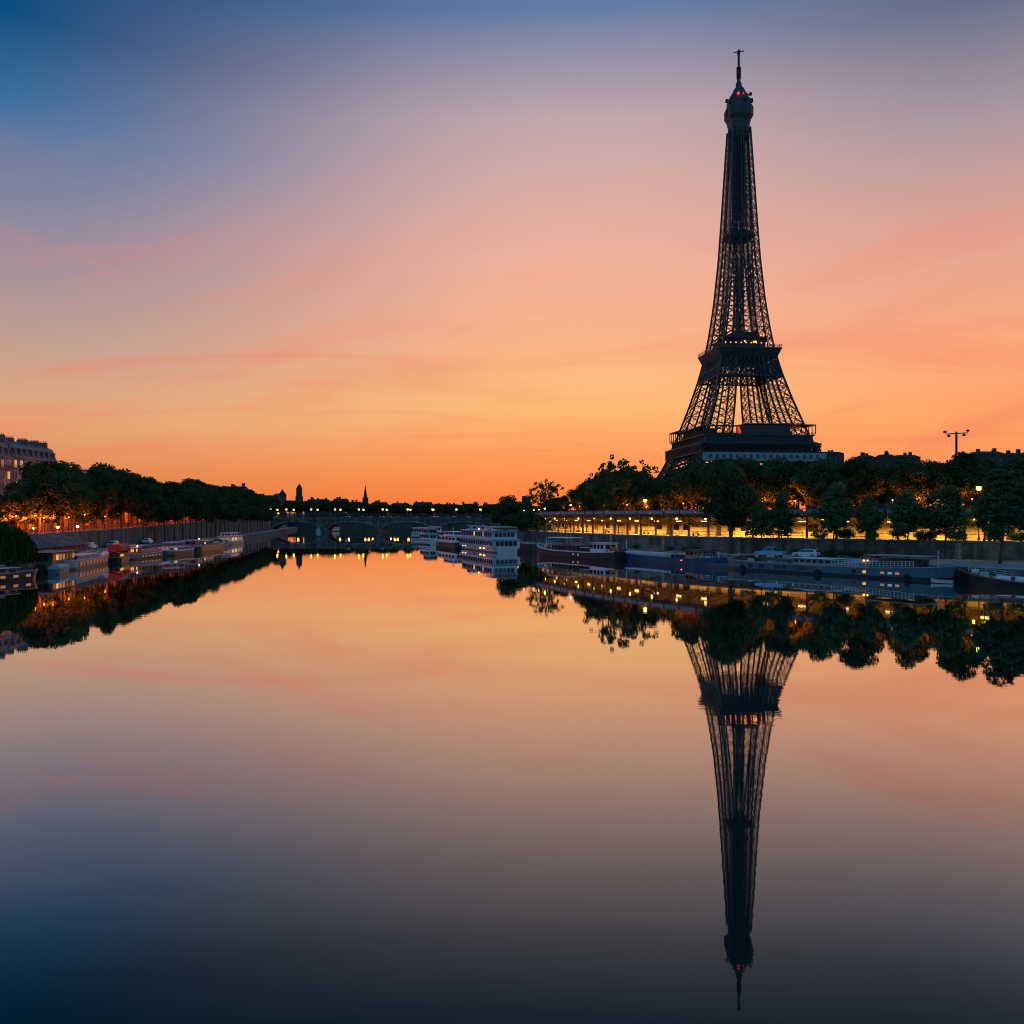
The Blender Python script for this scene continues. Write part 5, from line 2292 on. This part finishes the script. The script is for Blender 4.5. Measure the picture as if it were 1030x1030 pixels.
    b.canopy(.52, .78, 4.0, 1.4, 4.1, 'white')
    b.cabin(.1, .26, 3.4, 1.5, 3.3, 'white', 4, (.4, .85), .7, roofm='offwhite', over=.25, name='wheelhouse')
    b.cabin(.27, .38, 3.4, 1.4, 2.2, 'maroon', 2, (.3, .8), .5, roofm='tarp')
    b.bits([(.07, 0, 1.7, .9, 1.2, .9)], 'orange')
    b.port((.36, .42), .8, .5, .4, 'win_dim')
    b.rail(.8, .96, .9, 'white', 1.1)
    b.mast(.9, 1.8, 2.4)
    b.bits([(.87, .8, 1.6, .5, .5, .9), (.84, -.4, 1.5, .7, .6, .8)], 'offwhite')
    # white passenger boat
    b.clutter(.05, .12, 1.3, 2, 6).clutter(.78, .94, 1.4, 5, 7).rope(.95, 2.5, 2.4)
    b = Boat('passenger_boat', 'large white two deck passenger boat with rows of windows near the bridge', wl(498, 556.3), wl(460, 551.2), 6.2, zs=0.95)
    b.hull(1.3, 1.9, 1.4, 'boat_white', bow=.12, stern=.05, sternw=.85, rake=.03, stripe='grey', low='darkgrey', bowpow=2.2)
    b.cabin(.02, .9, 7.0, 1.1, 3.35, 'boat_white', 19, (.32, .82), .62, roofm='boat_white', over=.25, slant=.2, name='lower_saloon', seed=4)
    b.cabin(.06, .84, 6.6, 3.45, 5.55, 'boat_white', 17, (.30, .82), .66, roofm='boat_white', over=.35, slant=.2, name='upper_saloon', lit=.06, seed=6)
    b.cabin(.70, .8, 4.5, 5.65, 6.6, 'boat_white', 3, (.35, .85), .7, roofm='boat_white', over=.15, name='wheelhouse')
    b.rail(.03, .95, 1.0, 'boat_white', 1.4)
    for t, z, mm in ((.82, 1.1, 'l_warm'), (.74, 1.1, 'l_warm'), (.34, .9, 'l_warm'), (.25, .95, 'l_warm')):
        b.lampball(t, 3.3, z, .17, mm)
    b.lampball(.45, 2.5, 5.95, .18, 'l_warm')
    b.canopy(.04, .3, 6.0, 5.65, 6.5, 'offwhite')
    b.bits([(.36, 1, 5.7, 1.6, 1.2, .6), (.5, -1, 5.7, 2, 1.2, .5), (.6, 1, 5.7, 1.4, 1.0, .6)], 'offwhite')
    point(b.root, (b.x(.16), b.near * 4.6, 1.7), 30, (1, .1, .25), .15)
    b.lampball(.16, 4.1, 1.7, .12, 'win_pink')
    # blue-white motor boat left of it
    b.clutter(.1, .8, 5.7, 8, 8)
    b = Boat('motor_yacht', 'dark hulled motor boat with bluish white cabin just left of the passenger boat', wl(459, 551.5), wl(432.5, 548.6), 5.0, zs=0.9)
    b.hull(1.7, 2.6, 1.9, 'black', bow=.35, stern=.08, sternw=.8, rake=.06, stripe='white', deckm='offwhite')
    b.cabin(.1, .72, 4.2, 1.6, 3.6, 'white', 5, (.4, .8), .62, roofm='white', slant=.5)
    b.cabin(.2, .56, 3.6, 3.7, 5.0, 'white', 4, (.35, .85), .7, roofm='white', slant=.5, name='flybridge')
    b.rail(.7, .97, .8, 'white', 1.0)
    b.mast(.4, 5.1, 1.5)
    # small white cruisers
    for px, y, h, lb, cat_ in ((420, 547.2, 3.6, 'small white cabin cruiser with dark windows seen from its stern, left of the motor boat', 'boat'),):
        b = Boat('cabin_cruiser', lb, wl(431.5, 548.2), wl(418, 546.9), 4.4)
        b.hull(1.5, 2.1, 1.5, 'white', bow=.35, stern=.08, sternw=.85, rake=.05, stripe='navy', deckm='offwhite')
        b.cabin(.08, .75, 3.8, 1.4, 3.3, 'white', 5, (.4, .85), .75, roofm='offwhite', slant=.5)
        b.cabin(.2, .55, 3.2, 3.4, 4.9, 'grey', 3, (.3, .85), .75, roofm='white', slant=.4, name='flybridge')
    b = Boat('cabin_cruiser', 'second white cruiser moored behind the small stern-on one below the bridge', wl(436, 545.6), wl(421, 543.4), 5.0)
    b.hull(1.6, 2.3, 1.7, 'white', bow=.3, stern=.08, sternw=.85, rake=.05, stripe='grey', deckm='offwhite')
    b.cabin(.1, .75, 4.2, 1.5, 3.7, 'offwhite', 6, (.4, .85), .7, roofm='white', slant=.4)
    b.cabin(.2, .5, 3.2, 3.8, 5.2, 'white', 3, (.3, .85), .7, roofm='white', slant=.4, name='flybridge')
    b = Boat('river_boat', 'low white river boat lying under the right arches of the bridge', wl(428, 541), wl(411, 540.3), 5.0)
    b.hull(1.5, 2.2, 1.6, 'white', bow=.2, stern=.08, sternw=.85, stripe='grey', deckm='offwhite')
    b.cabin(.08, .85, 4.4, 1.4, 4.2, 'offwhite', 8, (.4, .8), .7, roofm='white', slant=.4)
    b = Boat('river_boat', 'white boat with red trim moored beyond the second arch of the bridge', (at(324, 540), 540), (at(344, 560), 560), 5.0)
    b.hull(1.8, 2.6, 1.8, 'white', bow=.2, stern=.08, sternw=.85, stripe='red', deckm='offwhite')
    b.cabin(.08, .8, 4.4, 1.7, 4.4, 'offwhite', 7, (.35, .8), .7, roofm='white', slant=.4)
    # gangways from the quay to the boats
    for i, (x, y, a, lb) in enumerate(((52.2, 127.3, 37, 'narrow gangway with handrails from the quay to the long grey barge'), (28.6, 174.6, 33, 'narrow gangway with handrails from the quay to the blue barge'), (13.4, 197, 40, 'narrow gangway with handrails from the quay to the maroon barge'))):
        r = empty('gangway', (x, y, QZ + .02), R(a), lb, 'gangway')
        b = MB()
        b.cham(-2.6, 2.6, -.4, .4, .0, .1, .03)
        b.build('walkway', M['wood'], r)
        for sg in (-.38, .38):
            b = MB()
            for q in (-2.5, -1.2, 0, 1.2, 2.5):
                b.bar((q, sg, .1), (q, sg, 1.05), .05)
            b.bar((-2.5, sg, 1.05), (2.5, sg, 1.05), .05)
            b.bar((-2.5, sg, .6), (2.5, sg, .6), .04)
            b.build('handrail', M['grey'], r)
    # pontoon between the barges
    r = empty('pontoon', (36.5, 151.5, 0), R(-57), 'low dark mooring pontoon between the blue barge and the grey barge', 'pontoon')
    b = MB()
    b.cham(-3, 3, -1.6, 1.6, -.4, .7, .1)
    b.build('float', M['darkgrey'], r)
    for q in (-2.4, 2.4):
        b = MB()
        b.tube([(q, 1.2, .6), (q, 1.2, 2.6)], .14, 8)
        b.build('bollard', M['offwhite'], r)
    b = MB()
    b.bar((-2.4, 1.2, 1.7), (2.4, 1.2, 1.7), .08)
    b.build('handrail', M['offwhite'], r)


right_boats()


def left_boats():
    b = Boat('houseboat', 'long brown houseboat with a row of small windows at the left edge', (-73, 96), wl(44.5, 582), 5.0, zs=0.64)
    b.hull(1.7, 2.2, 1.8, 'wood_dark', bow=.1, stern=.1, sternw=.6, stripe='pink', deckm='deck', bowpow=3)
    b.port([.30 + k * .075 for k in range(9)], 1.0, .8, .55, 'win_dim')
    b.cabin(.1, .86, 3.8, 1.6, 2.7, 'tan', 12, (.3, .75), .6, roofm='offwhite', over=.3, lit=.25, seed=3)
    b.cabin(.3, .6, 3.0, 2.8, 3.4, 'wood', 5, (.2, .8), .6, roofm='pink', over=.25, lit=.2)
    b.cabin(.66, .8, 2.6, 2.8, 3.3, 'tan', 0, roofm='tarp')
    b.lampball(.3, 2.6, 1.6, .12, 'l_orange')
    b.clutter(.3, .84, 2.85, 9, 9)
    b = Boat('wooden_boat', 'brown wooden cabin boat with pinkish flat roof behind the houseboat', (-71.4, 136), (-73.6, 150), 4.0, zs=0.78)
    b.hull(1.5, 2.2, 1.6, 'wood_dark', bow=.16, stern=.1, stripe='wood', deckm='deck')
    b.cabin(.08, .82, 3.8, 1.4, 3.9, 'wood', 7, (.38, .82), .62, roofm='pink', over=.4, lit=.45, seed=9)
    b.bits([(.9, .3, 1.6, .9, .8, .7)], 'wood')
    # blue tarp boat ahead
    b = Boat('covered_launch', 'small launch under a pale blue tarpaulin before the white boat', wl(59, 578), wl(73, 575.2), 1.8)
    b.hull(.8, 1.1, .8, 'steel_blue', bow=.35, stern=.1, rake=.05, deckm='tarp', bul=.1, n=16)
    b.hatch(.1, .82, 1.7, .7, .7, 'tarp', name='tarpaulin')
    # white boat with arched windows
    b = Boat('white_riverboat', 'white river boat with a row of lit arched windows before the grey shed', wl(74, 573.8), wl(113, 566.3), 4.0, zs=0.64)
    b.hull(2.5, 3.5, 2.6, 'worn_white', bow=.14, stern=.1, sternw=.6, rake=.04, stripe='offwhite', deckm='offwhite', low='darkgrey', bul=.3)
    b.port([.16 + k * .082 for k in range(9)], 1.45, 1.0, 1.15, 'glass')
    for t in (.24, .405, .57, .73):
        b.port((t,), 1.4, .5, .75, 'win_warm')
    b.cabin(.25, .7, 2.8, 2.3, 3.3, 'pink', 6, (.3, .75), .6, roofm='offwhite', over=.2)
    b.rail(.1, .95, .9, 'white', 1.2)
    b.bits([(.12, 0, 2.4, 1.2, 1.5, .8), (.76, .5, 2.4, .9, .9, .8), (.83, -.6, 2.5, .8, .7, .9)], 'pink')
    # red tent boat
    b.clutter(.08, .24, 2.3, 4, 10).clutter(.7, .9, 2.3, 5, 11)
    b = Boat('red_tent_boat', 'dark boat under a bright red tent canopy with orange sides', wl(121.5, 566), wl(132.5, 563.8), 2.8, zs=0.76)
    b.hull(1.2, 1.7, 1.3, 'black', bow=.25, stern=.1, stripe='orange', deckm='deck')
    b.cabin(.1, .85, 2.2, 1.1, 2.3, 'orange', 5, (.3, .8), .6, roofm='black', lit=.3)
    b.hatch(.05, .92, 2.7, 2.8, 1.7, 'tent_red', name='tent')
    c = b.canopy(.1, .85, 2.3, 1.2, 2.75, 'tent_red', 'wood_dark')
    point(b.root, (0, 0, 2.5), 120, (1, .35, .08), .2)
    # long low barge with covers
    b = Boat('long_barge', 'long low brown and white barge with a red cover, behind the red tent boat', wl(131.5, 563.6), wl(169, 559.5), 5.0, zs=0.7)
    b.hull(1.6, 2.9, 1.9, 'tan', bow=.18, stern=.12, sternw=.5, rake=.03, stripe='offwhite', deckm='deck', low='wood_dark')
    b.hatch(.34, .84, 3.6, 1.4, 1.0, 'pink', 5)
    b.cabin(.08, .3, 3.6, 1.5, 3.4, 'orange', 5, (.4, .85), .6, roofm='white', over=.3, lit=.5, name='wheelhouse')
    b.port([.3 + k * .09 for k in range(6)], .85, .7, .4, 'win_dim')
    b.canopy(.36, .56, 3.6, 2.3, 3.9, 'tarp')
    b.lampball(.2, 2.2, 3.9, .16, 'l_white')
    b.clutter(.3, .9, 1.6, 7, 12)
    b = Boat('cabin_cruiser', 'brown and white cruiser with cluttered deck, left of the dark hulled boat', wl(173, 559.3), wl(199.5, 556.4), 4.6, zs=0.66)
    b.hull(1.6, 2.6, 1.8, 'wood', bow=.22, stern=.12, sternw=.5, rake=.03, stripe='white', deckm='deck')
    b.cabin(.2, .75, 3.4, 1.5, 2.8, 'white', 6, (.35, .8), .6, roofm='white', over=.2, lit=.15)
    b.hatch(.76, .88, 2.6, 1.7, .7, 'tarp')
    b.canopy(.28, .6, 3.4, 2.8, 4.4, 'white')
    b.bits([(.12, 0, 1.6, 1.6, 2.0, 1.0)], 'white')
    b.clutter(.06, .9, 1.6, 7, 14)
    b = Boat('dark_barge', 'dark hulled barge with raised pale bow, third boat from the bridge on the left', wl(200, 555.6), wl(229, 551.2), 5.0, zs=0.8)
    b.hull(1.7, 3.2, 2.0, 'black', bow=.2, stern=.12, sternw=.5, rake=.035, stripe='offwhite', deckm='deck')
    b.cabin(.25, .55, 3.6, 1.6, 3.2, 'tan', 4, (.4, .8), .6, roofm='white', over=.3, lit=.2)
    b.hatch(.57, .84, 3.4, 1.5, 1.1, 'tan', 3)
    b.cabin(.05, .2, 3.4, 1.7, 3.6, 'steel_blue', 3, (.4, .85), .6, roofm='offwhite', name='wheelhouse')
    b.lampball(.1, 1.8, 4.1, .18, 'l_white')
    b.clutter(.05, .9, 1.7, 6, 13)
    b = Boat('house_boat', 'white houseboat with reddish windows, last boat before the bridge on the left', wl(232.5, 548.6), wl(247, 546.6), 5.0, zs=0.74)
    b.hull(1.3, 1.7, 1.4, 'offwhite', bow=.12, stern=.1, sternw=.8, stripe='grey', deckm='deck')
    b.cabin(.08, .86, 4.4, 1.2, 3.6, 'white', 4, (.3, .8), .6, roofm='offwhite', over=.3, lit=.3, wm='win_dim')
    b.cabin(.2, .7, 3.6, 3.7, 5.0, 'white', 3, (.3, .8), .6, roofm='white', over=.2)
    b = Boat('covered_barge', 'low barge with dark cover half hidden behind the dark hulled one', wl(212, 551.3), wl(233, 548.9), 4.6, zs=0.8)
    b.hull(1.5, 2.3, 1.7, 'navy', bow=.2, stern=.12, stripe='grey', deckm='deck')
    b.hatch(.3, .84, 3.4, 1.3, 1.1, 'tarp', 4)
    b.cabin(.06, .26, 3.4, 1.4, 3.1, 'offwhite', 3, (.4, .85), .6, roofm='grey')


left_boats()


# ------------------------------------------------------------------ the shed on the left quay
def shed():
    x0, y0 = -80.5, 138
    x1, y1 = -84.5, 172
    ln = math.hypot(x1 - x0, y1 - y0)
    r = empty('quay_shed', (x0, y0, QZ), math.atan2(y1 - y0, x1 - x0), 'long grey shed with a sloping tiled roof on the left quay', 'shed')
    b = MB()
    # local x along the quay, +y away from the river
    for p, q in (((0, -1.6), (ln, -1.6)), ((ln, -1.6), (ln, 2.2)), ((0, 2.2), (0, -1.6))):
        b.face([(*p, 0), (*q, 0), (*q, 1.6), (*p, 1.6)], [(0, 0), (ln, 0), (ln, 1.6), (0, 1.6)])
    b.build('wall', M['stone'], r)
    b = MB()
    b.loft([[(0 - .4, -2.2, 1.45), (ln - 1.2, -2.2, 1.45), (ln - 3.5, 2.2, 3.5), (.6, 2.2, 3.5)], [(0 - .4, -2.2, 1.62), (ln - 1.2, -2.2, 1.62), (ln - 3.5, 2.2, 3.68), (.6, 2.2, 3.68)]])
    b.build('roof', M['roof_tile'], r)
    for k in range(5):
        b = MB()
        b.box(3 + k * 6, 4.6 + k * 6, -1.66, -1.55, .1, 1.4)
        b.build('door', M['wood_dark'], r)


M['roof_tile'] = stonemat('roof_tile', (.17, .17, .165), (.13, .13, .13), (.09, .09, .09), .5, .35)
shed()


# ------------------------------------------------------------------ cars
def extrude_profile(b, prof, y0, y1, inset=0.0, z_in=0):
    """side profile (x, z) swept across the width, roof edges drawn in a little"""
    zmax = max(p[1] for p in prof)
    zmin = min(p[1] for p in prof)
    def k(z):
        return inset * max(0, (z - z_in) / max(.01, zmax - z_in))
    yc = (y0 + y1) / 2
    h = (y1 - y0) / 2
    b.loft([[(x, yc - h + k(z), z) for x, z in prof], [(x, yc + h - k(z), z) for x, z in prof]])


def car(x, y, z, rz, label, paint, kind='hatch', lights=None, group=None, scale=1.0, name='parked_car', cat='car'):
    r = empty(name, (x, y, z), rz, label, cat, group)
    r.scale = (scale,) * 3
    b = MB()
    if kind == 'pickup':
        prof = [(-2.5, .42), (2.45, .42), (2.5, .75), (2.35, .98), (1.15, 1.08), (-2.5, 1.08)]
        extrude_profile(b, prof, -.92, .92, .06, .6)
        body = b.build('body', M[paint], r)
        b = MB()
        extrude_profile(b, [(1.2, 1.06), (.55, 1.68), (.35, 1.76), (-.55, 1.76), (-.75, 1.68), (-.8, 1.06)], -.86, .86, .16, 1.06)
        b.build('cab', M[paint], r)
        win = [[(1.02, 1.14), (.5, 1.62), (-.62, 1.64), (-.66, 1.14)]]
        b = MB()
        b.box(-2.4, -.9, -.75, .75, 1.0, 1.09)
        b.build('cargo_bed', M['rubber'], r)
    else:
        prof = [(-2.05, .35), (2.05, .35), (2.15, .62), (2.0, .86), (1.05, .98), (-2.0, 1.0), (-2.12, .7)]
        extrude_profile(b, prof, -.87, .87, .07, .5)
        body = b.build('body', M[paint], r)
        b = MB()
        extrude_profile(b, [(1.1, .96), (.35, 1.42), (.1, 1.5), (-1.35, 1.48), (-1.75, 1.36), (-2.02, .98)], -.82, .82, .2, .96)
        b.build('cabin', M[paint], r)
        win = [[(.92, 1.02), (.3, 1.38), (-.25, 1.41), (-.25, 1.02)], [(-.33, 1.02), (-.33, 1.41), (-1.25, 1.40), (-1.6, 1.05)]]
    for w in win:
        for sg in (1, -1):
            b = MB()
            ring = lambda o: [(px, sg * ((.84 if kind != 'pickup' else .88) - (.2 if kind != 'pickup' else .16) * (pz - (.96 if kind != 'pickup' else 1.06)) / (.54 if kind != 'pickup' else .7) + o), pz) for px, pz in w]
            b.loft([ring(-.02), ring(.015)])
            b.build('window', M['glass'], r)
    ws = [(1.1, .97, .36, 1.41), (-1.98, 1.0, -1.76, 1.36)] if kind != 'pickup' else [(1.2, 1.1, .6, 1.66), (-.79, 1.14, -.76, 1.62)]
    for (xa, za, xb, zb) in ws:
        b = MB()
        o = .03 if xa > 0 else -.03
        b.face([(xa + o, -.7, za + .04), (xa + o, .7, za + .04), (xb + o, .58, zb - .04), (xb + o, -.58, zb - .04)])
        b.build('windscreen', M['glass'], r)
    for wx in (1.32, -1.28):
        for sg in (1, -1):
            wx2 = wx * (1.12 if kind == 'pickup' else 1)
            b = MB()
            b.torus((wx2, sg * .82, .33), .24, .1, 'y', 16, 6)
            t = b.build('wheel', M['rubber'], r)
            b = MB()
            b.loft([[(wx2 + .2 * math.cos(q * .5236), sg * o, .33 + .2 * math.sin(q * .5236)) for q in range(12)] for o in (.76, .88)])
            b.build('rim', M['chrome'], t)
    fx = 2.1 if kind != 'pickup' else 2.45
    for sg in (1, -1):
        b = MB()
        b.box(fx - .1, fx + .03, sg * .6 - .18, sg * .6 + .18, .66, .82)
        b.build('headlight', M['l_white'] if lights else M['chrome'], r)
        b = MB()
        bx = -2.08 if kind != 'pickup' else -2.5
        b.box(bx - .06, bx + .06, sg * .68 - .12, sg * .68 + .12, .66, .9)
        b.build('tail_light', M['tail'] if lights else M['red'], r)
    b = MB()
    b.box(fx - .06, fx + .06, -.8, .8, .4, .56)
    b.box(-fx - .03, -fx + .08, -.8, .8, .4, .56)
    b.build('bumper', M['darkgrey'], r)
    return r


def cars():
    a = math.atan2(-14, 17)
    D = 147.5
    car(at(775, D), D, QZ + .02, a + math.pi, 'pale blue pickup parked on the quay above the long grey barge', 'car_blue', 'pickup', name='parked_pickup', cat='pickup')
    D = 145
    car(at(811, D), D, QZ + .02, a + math.pi, 'silver hatchback parked on the quay right of the blue pickup', 'car_silver', 'hatch')
    # cars on the left quay
    ln = offs(LB, -1, 4.5)
    for i, (y, paint, lb) in enumerate(((176, 'car_dark', 'dark car parked on the left quay behind the red tent boat'), (183, 'white', 'white car parked on the left quay just beyond the dark one'),
                                        (196, 'car_silver', 'silver car parked on the left quay near the long low barge'), (222, 'white', 'white car parked on the left quay above the dark hulled barge'))):
        p = min(ln, key=lambda q: abs(q[1] - y))
        car(p[0], p[1], QZ + .02, R(97 if i % 2 else -83), lb, paint)
    # traffic crossing the bridge with its lights on
    rng = random.Random(8)
    for i, px in enumerate((272, 276, 351, 362, 372, 383, 392, 398, 419, 432, 440, 448, 458, 470)):
        y = 507.5 + (i % 2) * 5
        car(at(px, y), y, BT + .02, math.pi if i % 2 else 0, f'{ORD[i]} car with lights on crossing the bridge, from the left', rng.choice(['car_dark', 'car_silver', 'white']), lights=True, group='cars crossing the bridge')


cars()
